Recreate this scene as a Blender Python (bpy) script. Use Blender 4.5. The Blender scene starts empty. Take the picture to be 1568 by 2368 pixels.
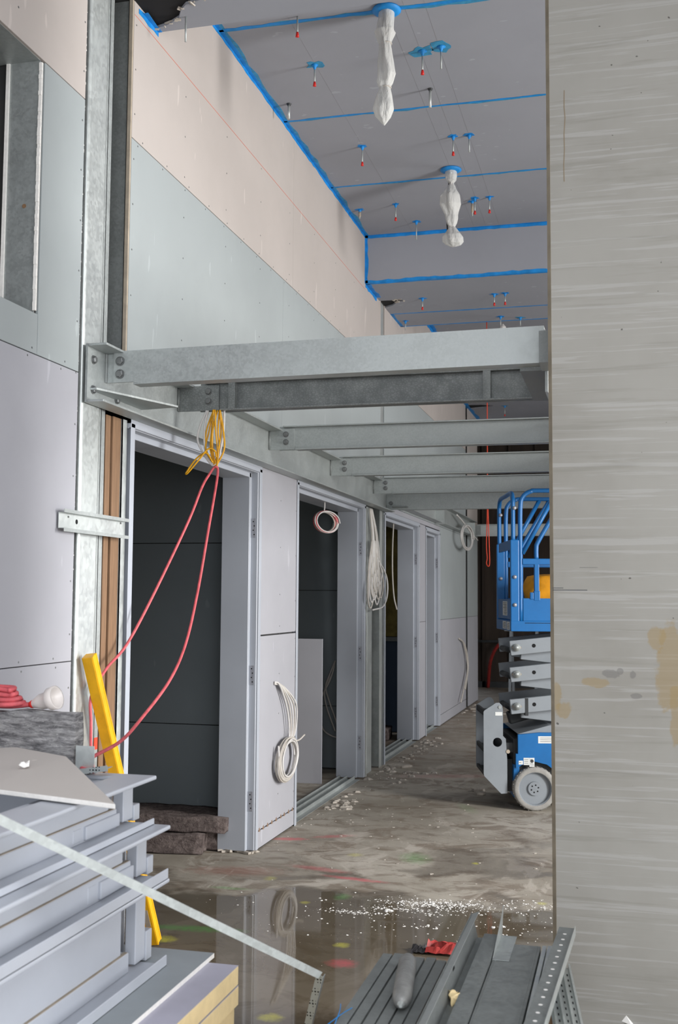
import bpy, bmesh, math, random
from mathutils import Vector, Matrix, noise as mnoise
random.seed(7)
SC = bpy.context.scene
COL = SC.collection

# ------------------------------------------------------------------ camera
F_PX, YAW, PITCH, ROLL = 2544.67, 0.254343, 0.078024, 0.006595
cyw, syw = math.cos(YAW), math.sin(YAW); cp, sp = math.cos(PITCH), math.sin(PITCH)
Fv = Vector((-syw*cp, cyw*cp, sp)); Rv = Vector((cyw, syw, 0)); Uv = Rv.cross(Fv)
R2 = Rv*math.cos(ROLL) + Uv*math.sin(ROLL); U2 = Uv*math.cos(ROLL) - Rv*math.sin(ROLL)
cam_d = bpy.data.cameras.new('camera'); cam = bpy.data.objects.new('camera', cam_d); COL.objects.link(cam)
mw = Matrix((R2, U2, -Fv)).transposed().to_4x4(); mw.translation = (0, 0, 1.5); cam.matrix_world = mw
cam_d.sensor_fit = 'VERTICAL'; cam_d.sensor_height = 36.0; cam_d.sensor_width = 24.0
cam_d.lens = F_PX/2368*36.0; cam_d.clip_start = 0.05; cam_d.clip_end = 200
cam_d.dof.use_dof = True; cam_d.dof.focus_distance = 5.6; cam_d.dof.aperture_fstop = 5.6
SC.camera = cam

# ------------------------------------------------------------------ world, window light, exposure
SC.view_settings.view_transform = 'Standard'; SC.view_settings.look = 'None'
SC.view_settings.gamma = 1.0; SC.view_settings.exposure = 0.42; SC.view_settings.use_curve_mapping = False
w = bpy.data.worlds.new('overcast_sky'); SC.world = w; w.use_nodes = True
w.node_tree.nodes['Background'].inputs[0].default_value = (0.80, 0.88, 1.0, 1)
w.node_tree.nodes['Background'].inputs[1].default_value = 1.0
def area(name, loc, rot, sx, sy, power, col):
    d = bpy.data.lights.new(name, 'AREA'); d.shape = 'RECTANGLE'; d.size = sx; d.size_y = sy; d.energy = power; d.color = col
    o = bpy.data.objects.new(name, d); COL.objects.link(o); o.location = loc; o.rotation_euler = rot; return o
PI = math.pi
# daylight entering by two tall windows and an added far one of the right-hand facade by the open facade behind the camera
# and by an added rooflight, put in for more downward light
area('window_daylight', (4.9, 4.92, 2.1), (PI/2-.62, 0, PI/2), 1.3, 3.3, 520, (1.0, 0.985, 0.96))
area('added_far_fill', (4.9, 11.6, 2.0), (PI/2-.5, 0, PI/2), 3.6, 3.3, 145, (1.0, 0.985, 0.96))  # added fill that brightens the far end of the corridor
area('side_window_daylight', (4.9, 0.4, 2.0), (PI/2-.5, 0, PI/2), 5.0, 3.3, 190, (0.99, 0.99, 1.0))
area('facade_daylight', (0.3, -4.6, 2.0), (PI/2-.3, 0, 0), 8.0, 3.4, 150, (0.98, 0.99, 1.0))
area('added_roof_fill', (1.4, -1.2, 4.75), (0, 0, 0), 4.6, 3.6, 150, (0.98, 0.99, 1.0))  # added fill from overhead for the floor and other upward faces

# ------------------------------------------------------------------ helpers
def srgb(r, g, b):
    f = lambda c: (c/255/12.92) if c/255 <= 0.04045 else ((c/255+0.055)/1.055)**2.4
    return (f(r), f(g), f(b), 1.0)
class NT:
    def __init__(s, name):
        s.m = bpy.data.materials.new(name); s.m.use_nodes = True; s.t = s.m.node_tree
        s.b = s.t.nodes['Principled BSDF']; s.pos = s.t.nodes.new('ShaderNodeNewGeometry').outputs['Position']
    def n(s, ty, **kw):
        x = s.t.nodes.new(ty)
        for k, v in kw.items(): setattr(x, k, v)
        return x
    def lk(s, a, b): s.t.links.new(a, b)
    def mapped(s, sc=(1, 1, 1), rot=(0, 0, 0), loc=(0, 0, 0), src=None):
        m = s.n('ShaderNodeMapping'); m.inputs['Scale'].default_value = sc; m.inputs['Rotation'].default_value = rot
        m.inputs['Location'].default_value = loc; s.lk(src or s.pos, m.inputs['Vector']); return m.outputs[0]
    def noise(s, scale, detail=4, rough=.55, sc=(1, 1, 1), rot=(0, 0, 0), src=None, dist=0):
        x = s.n('ShaderNodeTexNoise'); x.inputs['Scale'].default_value = scale; x.inputs['Detail'].default_value = detail
        x.inputs['Roughness'].default_value = rough; x.inputs['Distortion'].default_value = dist
        s.lk(s.mapped(sc, rot, src=src), x.inputs['Vector']); return x.outputs[0]
    def ramp(s, v, a, b, lo=0.0, hi=1.0):
        x = s.n('ShaderNodeMapRange'); x.interpolation_type = 'SMOOTHSTEP'
        for i, val in ((1, a), (2, b), (3, lo), (4, hi)): x.inputs[i].default_value = val
        s.lk(v, x.inputs[0]); return x.outputs[0]
    def math(s, op, a, b=None):
        x = s.n('ShaderNodeMath', operation=op)
        for i, v in enumerate((a, b)):
            if v is None: continue
            if isinstance(v, (int, float)): x.inputs[i].default_value = v
            else: s.lk(v, x.inputs[i])
        return x.outputs[0]
    def mix(s, fac, a, b, blend='MIX'):
        x = s.n('ShaderNodeMix', data_type='RGBA', blend_type=blend)
        if isinstance(fac, (int, float)): x.inputs[0].default_value = fac
        else: s.lk(fac, x.inputs[0])
        for i, v in ((6, a), (7, b)):
            if isinstance(v, tuple): x.inputs[i].default_value = v
            else: s.lk(v, x.inputs[i])
        return x.outputs[2]
    def bump(s, h, strength=.2, dist=.01):
        x = s.n('ShaderNodeBump'); x.inputs['Strength'].default_value = strength; x.inputs['Distance'].default_value = dist
        s.lk(h, x.inputs['Height']); s.lk(x.outputs[0], s.b.inputs['Normal'])
    def xyz(s):
        x = s.n('ShaderNodeSeparateXYZ'); s.lk(s.pos, x.inputs[0]); return x.outputs
    def out(s, col=None, rough=None, metal=None, spec=None):
        for k, v in (('Base Color', col), ('Roughness', rough), ('Metallic', metal), ('Specular IOR Level', spec)):
            if v is None: continue
            if isinstance(v, (int, float, tuple)): s.b.inputs[k].default_value = v
            else: s.lk(v, s.b.inputs[k])
        return s.m
def dk(c, k): return (c[0]*k, c[1]*k, c[2]*k, 1)
def mat(name, col, rough=.6, metal=0.0, var=.06, scale=5, bump=0, bscale=60, sc=(1, 1, 1), spec=.4):
    t = NT(name); nz = t.noise(scale, 5, .6, sc)
    c = t.mix(t.ramp(nz, .3, .7), dk(col, 1-var), dk(col, 1+var))
    if bump: t.bump(t.noise(bscale, 3, .6, sc), bump, .004)
    return t.out(c, rough, metal, spec)
def galv(name, col, rough=.45, metal=.5, var=.10, scale=110):
    t = NT(name); v = t.n('ShaderNodeTexVoronoi'); v.inputs['Scale'].default_value = scale
    t.lk(t.mapped(src=t.pos), v.inputs['Vector'])
    sep = t.n('ShaderNodeSeparateColor'); t.lk(v.outputs['Color'], sep.inputs[0])
    nz = t.noise(7, 5, .6); k = t.math('ADD', t.math('MULTIPLY', sep.outputs[0], .35), t.math('MULTIPLY', nz, .85))
    c = t.mix(t.ramp(k, .25, .95), dk(col, 1-var), dk(col, 1+var))
    fine = t.noise(160, 3, .7); c = t.mix(t.ramp(fine, .64, .74, 0, .22), c, dk(col, .45))
    r = t.ramp(k, .2, 1.0, rough-.08, rough+.12)
    t.bump(t.noise(24, 2, .5), .06, .004)
    return t.out(c, r, metal)
def board(name, col, var=.04):
    t = NT(name); nz = t.noise(1.3, 5, .6); c = t.mix(t.ramp(nz, .3, .7), dk(col, 1-var), dk(col, 1+var))
    sp = t.noise(90, 2, .6); c = t.mix(t.ramp(sp, .70, .76, 0, .12), c, dk(col, .5))
    sm = t.noise(2.2, 6, .7, (1, .8, .35)); c = t.mix(t.ramp(sm, .60, .78, 0, .22), c, dk(col, .72))
    sc = t.noise(9, 2, .5, (1, 1.6, .35), (.5, 0, 0)); c = t.mix(t.ramp(sc, .70, .73, 0, .5), c, dk(col, 1.35))
    t.bump(t.noise(120, 2, .5), .03, .002)
    return t.out(c, .82, 0, .25)

M = {}
M['pink'] = board('pinkish_plasterboard', srgb(180, 172, 167))
M['green'] = board('green_grey_plasterboard', srgb(156, 162, 163))
M['lilac'] = board('lilac_grey_plasterboard', srgb(163, 163, 169))
M['grey_board'] = board('pale_grey_plasterboard', srgb(194, 187, 181))
M['ceil'] = board('ceiling_board_paper', srgb(150, 152, 160), .03)
M['gypsum'] = mat('white_gypsum_core', srgb(240, 237, 232), .9, var=.05, scale=60, bump=.2, bscale=200)
M['core'] = mat('dark_stud_cavity', srgb(52, 52, 52), .8)
M['galv'] = galv('galvanised_steel', srgb(170, 175, 174))
M['galv_b'] = galv('bright_galvanised_steel', srgb(200, 205, 203), .36, .6, .07, 60)
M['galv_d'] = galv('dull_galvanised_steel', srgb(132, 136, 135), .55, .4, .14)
M['bolt'] = galv('bolt_zinc', srgb(128, 130, 130), .45, .8, .1)
M['frame'] = mat('pale_grey_frame_paint', srgb(172, 177, 186), .42, 0, .03, 3, .03, 200, spec=.5)
M['frame_f'] = mat('blue_grey_frame_primer', srgb(184, 188, 196), .38, 0, .035, 4, .03, 180, spec=.5)
M['plate'] = mat('hinge_plate_zinc', srgb(172, 174, 182), .4, .5)
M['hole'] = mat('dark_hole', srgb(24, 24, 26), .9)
M['crackle'] = None
M['zinc'] = galv('bright_zinc', srgb(206, 212, 210), .4, .25, .12, 90)
M['wood'] = mat('pine_timber', srgb(128, 99, 74), .7, 0, .16, 10, .15, 60, (9, 9, .7))
M['blue_seal'] = mat('blue_joint_sealant', srgb(24, 132, 205), .55, 0, .16, 14)
M['teal_seal'] = mat('thin_blue_sealant_smear', srgb(58, 138, 178), .6, 0, .2, 26)
M['red_p'] = mat('red_plastic', srgb(205, 40, 34), .45)
M['red_dull'] = mat('dull_red_film', srgb(150, 46, 42), .55, 0, .2, 20)
M['red_cable'] = mat('red_cable_rubber', srgb(198, 88, 94), .5, 0, .18, 30)
M['orange'] = mat('orange_cord', srgb(226, 74, 44), .5)
M['yellow'] = mat('yellow_enamel', srgb(224, 166, 18), .38, 0, .1, 14, .05, 90)
M['yellow_cable'] = mat('yellow_cable', srgb(214, 156, 16), .4, 0, .1, 30)
M['white_cable'] = mat('white_cable', srgb(206, 203, 200), .45, 0, .05, 20)
M['cream_cable'] = mat('grey_white_cable', srgb(190, 184, 176), .45, 0, .07, 20)
M['blue'] = mat('blue_machine_paint', srgb(24, 102, 166), .36, 0, .07, 6, .02, 120, spec=.5)
M['mgrey'] = mat('grey_machine_paint', srgb(136, 142, 148), .42, 0, .06, 5, .02, 120)
M['mdark'] = mat('dark_grease_steel', srgb(56, 58, 60), .5, .3, .15, 12)
M['tyre'] = mat('grey_rubber_tyre', srgb(150, 148, 144), .75, 0, .1, 24, .3, 120)
M['label'] = mat('white_sticker', srgb(220, 222, 220), .45)
M['ink'] = mat('black_print', srgb(60, 62, 66), .6)
M['bag'] = mat('amber_canvas', srgb(232, 156, 26), .75, 0, .14, 12, .4, 10)
M['dark_wall'] = mat('dark_brown_cladding', srgb(54, 44, 37), .75, 0, .25, 3, 0, 60, (3, 3, .4))
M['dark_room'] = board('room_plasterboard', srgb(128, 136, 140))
M['wool_y'] = mat('yellow_glass_wool', srgb(116, 104, 56), .95, 0, .25, 8, .5, 40)
M['dark_blue'] = mat('dark_blue_membrane', srgb(54, 68, 88), .7)
M['pu'] = mat('cream_foam_edge', srgb(238, 214, 164), .85, 0, .05, 20, .15, 120)
M['pu_face'] = mat('lilac_foil_facing', srgb(176, 174, 188), .6, 0, .05, 6)
M['pb_top'] = mat('grey_board_face', srgb(150, 156, 160), .6, 0, .05, 5)
M['soil'] = mat('dusty_ledge', srgb(168, 156, 140), .8, 0, .1, 20)
M['foil'] = mat('dusty_foil_tube', srgb(140, 140, 138), .5, .3, .15, 30, .5, 60)
M['plastic'] = None
M['rubble'] = mat('plaster_rubble', srgb(176, 168, 158), .9, 0, .2, 30)
M['crumb'] = mat('white_plaster_crumbs', srgb(232, 230, 226), .9)
M['black_p'] = mat('black_film', srgb(38, 36, 38), .5)
M['glass'] = None

def perforated(name, col, sx):
    t = NT(name); o = t.n('ShaderNodeTexCoord').outputs['Object']
    v = t.n('ShaderNodeTexVoronoi'); v.inputs['Scale'].default_value = sx; v.inputs['Randomness'].default_value = 0.0
    t.lk(o, v.inputs['Vector']); h = t.ramp(v.outputs['Distance'], .28, .34)
    return t.out(t.mix(h, srgb(40, 42, 44), col), .4, .55)
def make_crackle():
    t = NT('crackled_zinc'); v = t.n('ShaderNodeTexVoronoi', feature='DISTANCE_TO_EDGE'); v.inputs['Scale'].default_value = 75; t.lk(t.mapped((1, 1, 1.3)), v.inputs['Vector'])
    z = t.noise(3, 3, .5, (1, 1, .2)); e = t.math('MULTIPLY', t.ramp(v.outputs['Distance'], .22, .02), t.ramp(z, .38, .55)); c = t.mix(t.ramp(t.noise(9, 4, .6), .3, .7), srgb(116, 120, 120), srgb(146, 150, 149))
    return t.out(t.mix(t.math('MULTIPLY', e, .32), c, srgb(74, 78, 80)), .5, .4)
M['crackle'] = make_crackle()
M['perf'] = perforated('perforated_zinc', srgb(170, 176, 176), 110)

def make_plastic():
    t = NT('milky_plastic_film'); t.out((.82, .82, .80, 1), .22, 0, .5)
    t.b.inputs['Transmission Weight'].default_value = .35; t.b.inputs['IOR'].default_value = 1.15
    t.bump(t.noise(55, 3, .6, (1, 1, .25)), .8, .012); return t.m
M['plastic'] = make_plastic()
def make_clear():
    t = NT('clear_plug_plastic'); t.out((.86, .80, .76, 1), .3, 0, .5); t.b.inputs['Transmission Weight'].default_value = .3; return t.m
M['plug'] = make_clear()

def make_wool(name, a, b, sc):
    t = NT(name); n1 = t.noise(30, 6, .75, sc, dist=.3); c = t.mix(t.ramp(n1, .3, .72), a, b)
    n2 = t.noise(160, 2, .6); c = t.mix(t.ramp(n2, .68, .74, 0, .5), c, (min(b[0]*1.8, 1), min(b[1]*1.8, 1), min(b[2]*1.8, 1), 1))
    t.bump(n1, 1.0, .02); return t.out(c, .95, 0, .1)
M['wool'] = make_wool('grey_mineral_wool', srgb(92, 91, 94), srgb(196, 194, 194), (.5, .5, 2.2))
M['rockwool'] = make_wool('brown_rock_wool', srgb(86, 76, 74), srgb(136, 124, 120), (1, 1, 1))

def make_concrete_wall():
    t = NT('board_marked_concrete'); a, b = srgb(131, 128, 121), srgb(147, 145, 139)
    n0 = t.noise(1.2, 5, .6); c = t.mix(t.ramp(n0, .3, .7), a, b)
    n1 = t.noise(1.0, 5, .62, (1.6, 1.6, 60), (0, .035, 0), dist=.35); c = t.mix(t.ramp(n1, .54, .60, 0, .45), c, srgb(163, 162, 159))
    n2 = t.noise(1.0, 4, .6, (1.3, 1.3, 26), (0, .03, 0), dist=.5); c = t.mix(t.ramp(n2, .55, .70, 0, .30), c, srgb(111, 109, 100))
    n4 = t.noise(4, 4, .6, (1, 1, .25)); c = t.mix(t.ramp(n4, .6, .8, 0, .35), c, srgb(120, 118, 110))
    x, y, z = t.xyz()
    def blob(cx, cz, rx, rz, col, amt, cc):
        dx = t.math('MULTIPLY', t.math('SUBTRACT', x, cx), 1/rx); dz = t.math('MULTIPLY', t.math('SUBTRACT', z, cz), 1/rz)
        d = t.math('ADD', t.math('MULTIPLY', dx, dx), t.math('MULTIPLY', dz, dz))
        d = t.math('ADD', d, t.math('MULTIPLY', t.math('SUBTRACT', t.noise(22, 4, .6), .5), 2.6))
        return t.mix(t.ramp(d, 1.0, .55, 0, amt), cc, col)
    for cx, cz, rx, rz in ((.14, 1.27, .05, .16), (.10, 1.37, .03, .05), (.155, 1.12, .02, .12), (-.21, 1.13, .03, .03), (-.10, 1.22, .05, .02), (-.23, 1.17, .02, .06)):
        c = blob(cx, cz, rx, rz, srgb(140, 120, 80), .55, c)
    for cx, cz, rx, rz in ((-.05, 1.25, .03, .015), (-.02, 1.26, .012, .012), (.02, 1.25, .012, .015), (.03, 1.18, .02, .01)):
        c = blob(cx, cz, rx, rz, srgb(98, 96, 95), .5, c)
    pits = t.noise(55, 1, .5); c = t.mix(t.ramp(pits, .80, .815, 0, .8), c, srgb(61, 58, 55))
    t.bump(n1, .12, .004); return t.out(c, .72, 0, .35)
M['conc'] = make_concrete_wall()
M['conc_edge'] = mat('concrete_chamfer', srgb(133, 124, 108), .85, 0, .18, 8, .2, 60)

def make_floor():
    t = NT('site_concrete_floor'); x, y, z = t.xyz()
    n0 = t.noise(.9, 6, .62); c = t.mix(t.ramp(n0, .32, .68), srgb(142, 134, 121), srgb(180, 173, 161))
    n1 = t.noise(3.4, 6, .68, (1, 1.5, 1), dist=.8); c = t.mix(t.ramp(n1, .47, .62, 0, .7), c, srgb(116, 102, 87))
    n2 = t.noise(2.3, 5, .6, (1.3, .7, 1), (0, 0, .5), dist=1.2); c = t.mix(t.ramp(n2, .56, .64, 0, .45), c, srgb(201, 193, 182))
    n3 = t.noise(26, 4, .7); c = t.mix(t.ramp(n3, .58, .72, 0, .35), c, srgb(98, 90, 82))
    # brown mud dust further down the corridor
    far = t.ramp(y, 8.8, 11.5); c = t.mix(t.math('MULTIPLY', far, t.ramp(n1, .35, .7, .1, .55)), c, srgb(163, 144, 126))
    # damp patches and the puddle
    wob = t.math('SUBTRACT', t.noise(1.1, 4, .6), .5); edge = t.math('ADD', y, t.math('MULTIPLY', wob, 2.2))
    wet = t.ramp(edge, 5.62, 5.40)
    near = t.ramp(y, 3.3, 3.7); wet = t.math('MULTIPLY', wet, near)
    dampn = t.noise(1.5, 4, .6, dist=.8); damp = t.math('MULTIPLY', t.ramp(dampn, .48, .60), t.ramp(y, 7.9, 6.2))
    damp = t.math('MAXIMUM', t.math('MULTIPLY', damp, .85), wet)
    c = t.mix(t.math('MULTIPLY', damp, .72), c, t.mix(.75, c, srgb(99, 85, 65), 'MULTIPLY'))
    c = t.mix(t.math('MULTIPLY', wet, .62), c, srgb(85, 74, 57))
    def mark(cx, cy, rx, ry, rot, col, amt):
        nonlocal c
        ca, sa = math.cos(rot), math.sin(rot); dx = t.math('SUBTRACT', x, cx); dy = t.math('SUBTRACT', y, cy)
        u = t.math('MULTIPLY', t.math('ADD', t.math('MULTIPLY', dx, ca), t.math('MULTIPLY', dy, sa)), 1/rx)
        v = t.math('MULTIPLY', t.math('SUBTRACT', t.math('MULTIPLY', dy, ca), t.math('MULTIPLY', dx, sa)), 1/ry)
        d = t.math('ADD', t.math('MULTIPLY', u, u), t.math('MULTIPLY', v, v))
        d = t.math('ADD', d, t.math('MULTIPLY', t.math('SUBTRACT', n3, .5), 2.2))
        c = t.mix(t.ramp(d, 1.4, -.6, 0, amt*.75), c, col)
    pink, gr, ye = srgb(222, 72, 92), srgb(70, 150, 62), srgb(206, 202, 60)
    for a in ((-2.05, 6.70, .13, .05, .2, pink, .85), (-1.80, 6.85, .15, .05, .5, pink, .5), (-1.42, 5.86, .20, .035, -.15, pink, .85), (-1.66, 6.02, .2, .05, -.2, pink, .5),
              (-1.15, 4.52, .07, .06, 0, pink, .6), (-2.1, 5.85, .3, .12, .2, srgb(170, 84, 70), .4), (-1.2, 6.42, .10, .16, .3, gr, .6), (-1.40, 5.5, .05, .07, 0, gr, .6),
              (-1.92, 4.80, .26, .05, .1, gr, .65), (-2.0, 5.5, .12, .03, 0, gr, .6), (-1.12, 8.02, .06, .22, .4, gr, .28), (-.845, 6.39, .025, .03, 0, ye, .9), (-1.98, 4.62, .06, .05, 0, ye, .8),
              (-1.25, 3.88, .05, .045, 0, ye, .9), (-1.21, 4.75, .04, .04, 0, ye, .8), (-1.86, 5.75, .04, .05, 0, ye, .5), (-1.55, 6.4, .05, .05, 0, ye, .5), (-1.55, 5.35, .03, .03, 0, ye, .6), (-.42, 5.65, .03, .03, 0, ye, .7), (-2.2, 6.45, .05, .06, 0, ye, .6), (-1.5, 9.4, .5, .12, .3, pink, .25)):
        mark(*a)
    r = t.mix(wet, (.62, .62, .62, 1), (.045, .045, .045, 1)); rr = t.n('ShaderNodeSeparateColor'); t.lk(r, rr.inputs[0])
    rough = t.math('SUBTRACT', rr.outputs[0], t.math('MULTIPLY', damp, .0))
    rough = t.math('SUBTRACT', rough, t.math('MULTIPLY', t.math('SUBTRACT', damp, wet), .22))
    dry = t.math('SUBTRACT', 1.0, wet)
    t.bump(t.math('MULTIPLY', t.math('ADD', n3, t.math('MULTIPLY', n1, .6)), dry), .25, .006)
    return t.out(c, rough, 0, .5)
M['floor'] = make_floor()

MW = {}                                     # world matrices of the empties
def rel(o): return MW.get(o.name, Matrix.Identity(4)) if o else Matrix.Identity(4)
class MB:
    def __init__(s): s.v, s.f = [], []
    def add(s, vs, fs):
        k = len(s.v); s.v += [Vector(p) for p in vs]; s.f += [tuple(i+k for i in f) for f in fs]; return s
    def box(s, x0, x1, y0, y1, z0, z1, mtx=None):
        x0, x1 = min(x0, x1), max(x0, x1); y0, y1 = min(y0, y1), max(y0, y1); z0, z1 = min(z0, z1), max(z0, z1)
        vs = [Vector((x, y, z)) for z in (z0, z1) for y in (y0, y1) for x in (x0, x1)]
        if mtx: vs = [mtx @ p for p in vs]
        return s.add(vs, [(0, 2, 3, 1), (4, 5, 7, 6), (0, 1, 5, 4), (2, 6, 7, 3), (0, 4, 6, 2), (1, 3, 7, 5)])
    def bar(s, a, b, wd, hd, up=(0, 0, 1)):
        a, b = Vector(a), Vector(b); d = (b-a).normalized(); u = Vector(up); r = d.cross(u)
        if r.length < 1e-5: r = d.cross(Vector((1, 0, 0)))
        r.normalize(); u = r.cross(d)
        vs = [p + r*(i*wd/2) + u*(j*hd/2) for p in (a, b) for i, j in ((-1, -1), (1, -1), (1, 1), (-1, 1))]
        return s.add(vs, [(0, 3, 2, 1), (4, 5, 6, 7), (0, 1, 5, 4), (1, 2, 6, 5), (2, 3, 7, 6), (3, 0, 4, 7)])
    def prism(s, poly, ax, a, b):           # polygon in the two other axes, extruded along ax
        def P(p, q):
            return {'x': (q, p[0], p[1]), 'y': (p[0], q, p[1]), 'z': (p[0], p[1], q)}[ax]
        n = len(poly); vs = [P(p, a) for p in poly] + [P(p, b) for p in poly]
        return s.add(vs, [tuple(range(n))[::-1], tuple(range(n, 2*n))] + [(i, (i+1) % n, n+(i+1) % n, n+i) for i in range(n)])
    def tube(s, path, r, n=8, closed=False):
        path = [Vector(p) for p in path]; k0 = len(s.v); m = len(path); rs = r if isinstance(r, (list, tuple)) else [r]*m
        u = None
        for i, p in enumerate(path):
            t = (path[(i+1) % m] - path[i-1]) if (closed or 0 < i < m-1) else (path[1]-path[0] if i == 0 else path[-1]-path[-2])
            t.normalize()
            if u is None:
                u = t.cross(Vector((0, 0, 1)));
                if u.length < 1e-3: u = t.cross(Vector((1, 0, 0)))
            u = (u - t*u.dot(t))
            if u.length < 1e-6: u = t.orthogonal()
            u.normalize(); v = t.cross(u)
            for j in range(n):
                a = 2*PI*j/n; s.v.append(p + (u*math.cos(a) + v*math.sin(a))*rs[i])
        for i in range(m if closed else m-1):
            i2 = (i+1) % m
            for j in range(n): s.f.append((k0+i*n+j, k0+i*n+(j+1) % n, k0+i2*n+(j+1) % n, k0+i2*n+j))
        if not closed:
            s.f.append(tuple(k0+j for j in range(n))[::-1]); s.f.append(tuple(k0+(m-1)*n+j for j in range(n)))
        return s
    def cyl(s, a, b, r, n=16, r2=None): return s.tube([a, b], [r, r if r2 is None else r2], n)
    def lathe(s, c, prof, ax='z', n=20):
        path, rs = [], []
        c = Vector(c); d = {'x': Vector((1, 0, 0)), 'y': Vector((0, 1, 0)), 'z': Vector((0, 0, 1))}[ax]
        return s.tube_prof(c, d, prof, n)
    def tube_prof(s, c, d, prof, n, caps=True):
        u = d.orthogonal().normalized(); v = d.cross(u); k0 = len(s.v); m = len(prof)
        for r, h in prof:
            for j in range(n):
                a = 2*PI*j/n; s.v.append(c + d*h + (u*math.cos(a)+v*math.sin(a))*r)
        for i in range(m-1):
            for j in range(n): s.f.append((k0+i*n+j, k0+i*n+(j+1) % n, k0+(i+1)*n+(j+1) % n, k0+(i+1)*n+j))
        if caps: s.f.append(tuple(k0+j for j in range(n))[::-1]); s.f.append(tuple(k0+(m-1)*n+j for j in range(n)))
        return s
    def build(s, name, m, parent=None, bevel=0, smooth=False, local=False, seg=2):
        me = bpy.data.meshes.new(name); inv = Matrix.Identity(4) if (local or not parent) else rel(parent).inverted()
        me.from_pydata([tuple(inv @ p) for p in s.v], [], s.f)
        bm = bmesh.new(); bm.from_mesh(me); bmesh.ops.recalc_face_normals(bm, faces=bm.faces); bm.to_mesh(me); bm.free()
        me.materials.append(M[m] if isinstance(m, str) else m)
        if smooth: me.polygons.foreach_set('use_smooth', [True]*len(me.polygons))
        o = bpy.data.objects.new(name, me); COL.objects.link(o)
        if parent: o.parent = parent; MW[o.name] = rel(parent)
        if bevel:
            b = o.modifiers.new('edge', 'BEVEL'); b.width = bevel; b.segments = seg; b.limit_method = 'ANGLE'
        return o
def tag(o, label, cat, group=None, kind=None):
    o['label'] = label
    if cat: o['category'] = cat
    if group: o['group'] = group
    if kind: o['kind'] = kind
    return o
def struct(o, label=None):
    o['kind'] = 'structure'
    if label: o['label'] = label
    return o
def thing(name, label, cat, loc=(0, 0, 0), rotz=0, group=None, kind=None):
    o = bpy.data.objects.new(name, None); COL.objects.link(o); o.empty_display_size = .1
    o.location = loc; o.rotation_euler = (0, 0, rotz); MW[o.name] = Matrix.Translation(loc) @ Matrix.Rotation(rotz, 4, 'Z')
    return tag(o, label, cat, group, kind)
def smoothpath(pts, n=8):                    # Catmull-Rom
    P = [Vector(p) for p in pts]; P = [P[0]*2-P[1]] + P + [P[-1]*2-P[-2]]; out = []
    for i in range(1, len(P)-2):
        for k in range(n):
            t = k/n; a, b, c, d = P[i-1:i+3]
            out.append(.5*((2*b) + (c-a)*t + (2*a-5*b+4*c-d)*t*t + (3*b-a-3*c+d)*t**3))
    out.append(P[-2]); return out
def copy_tree(o, loc=None, label=None):
    r = o.copy(); COL.objects.link(r); MW[r.name] = rel(o)
    if loc is not None: r.location = loc
    if label: r['label'] = label
    for ch in list(o.children):
        c = ch.copy(); COL.objects.link(c); c.parent = r
        for g in list(ch.children):
            d = g.copy(); COL.objects.link(d); d.parent = c
    return r

# ================================================================== THE SETTING
WX = -2.133                                   # room face of the left wall
XB = -2.345                                   # back face of it
ZC, ZS = 4.62, 4.20                           # ceiling, dropped soffits
floor = struct(MB().box(-6.2, 5.2, -5, 21, -.2, 0).build('floor', 'floor'), 'stained grey concrete floor with a puddle and spray paint marks')

# ---- left wall: dark stud core with single boards screwed on it
core = MB()
cx0, cx1 = XB+.013, WX-.013
def seg(y0, y1, z0, z1): core.box(cx0, cx1, y0, y1, z0, z1)
OP = (2.55, 3.652, 2.562, 3.548)              # high opening in the near part: y0, y1, z0, z1
seg(-5, OP[0]-.02, 0, ZC); seg(OP[0]-.02, OP[1]+.02, 0, OP[2]-.003); seg(OP[0]-.02, OP[1]+.02, OP[3]+.003, ZC); seg(OP[1]+.006, 3.985, 0, ZC)
seg(4.45, 9.10, 2.34, ZC); seg(6.345, 7.03, 0, 2.34)
seg(9.86, 15.2, 2.34, ZC); seg(11.66, 12.0, 0, 2.34); seg(13.01, 15.2, 0, 2.34); seg(15.45, 16.45, 0, ZC); seg(9.14, 9.66, 2.34, ZC)
wall_left = struct(core.build('wall_left', 'core'), 'long partition of grey and pinkish plasterboard')
def bd(m, y0, y1, z0, z1, g=.0018, t=.0135, x=WX):
    return MB().box(x-t, x, y0+g, y1-g, z0+g, z1-g).build('plasterboard', m, wall_left, bevel=.0012, seg=1)
# near part
bd('lilac', 1.0, 3.995, 0.02, 1.243); bd('lilac', 1.0, 3.995, 1.243, 2.405)
bd('green', 1.0, 3.668, 2.405, OP[2]); bd('green', 3.668, 3.995, 2.405, 3.548)
bd('pink', 1.0, 3.995, OP[3], ZC); bd('green', 1.0, OP[0], OP[2], OP[3]); bd('lilac', -5, 1.0, 0.02, 2.405); bd('pink', -5, 1.0, 2.405, ZC)
# above the first two doors
for y0, y1 in ((4.435, 6.72), (6.72, 9.10)): bd('green', y0, y1, 2.36, 3.572)
bd('pink', 4.435, 6.93, 3.572, ZC); bd('pink', 6.93, 9.10, 3.572, ZC)
bd('green', 9.10, 9.68, 2.36, 3.572); bd('pink', 9.10, 9.68, 3.572, ZC)
# pillar between the first doors
bd('lilac', 6.325, 7.075, 0.01, .112); bd('lilac', 6.325, 7.075, .116, 1.268); bd('lilac', 6.325, 7.075, 1.274, 2.35)
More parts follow.
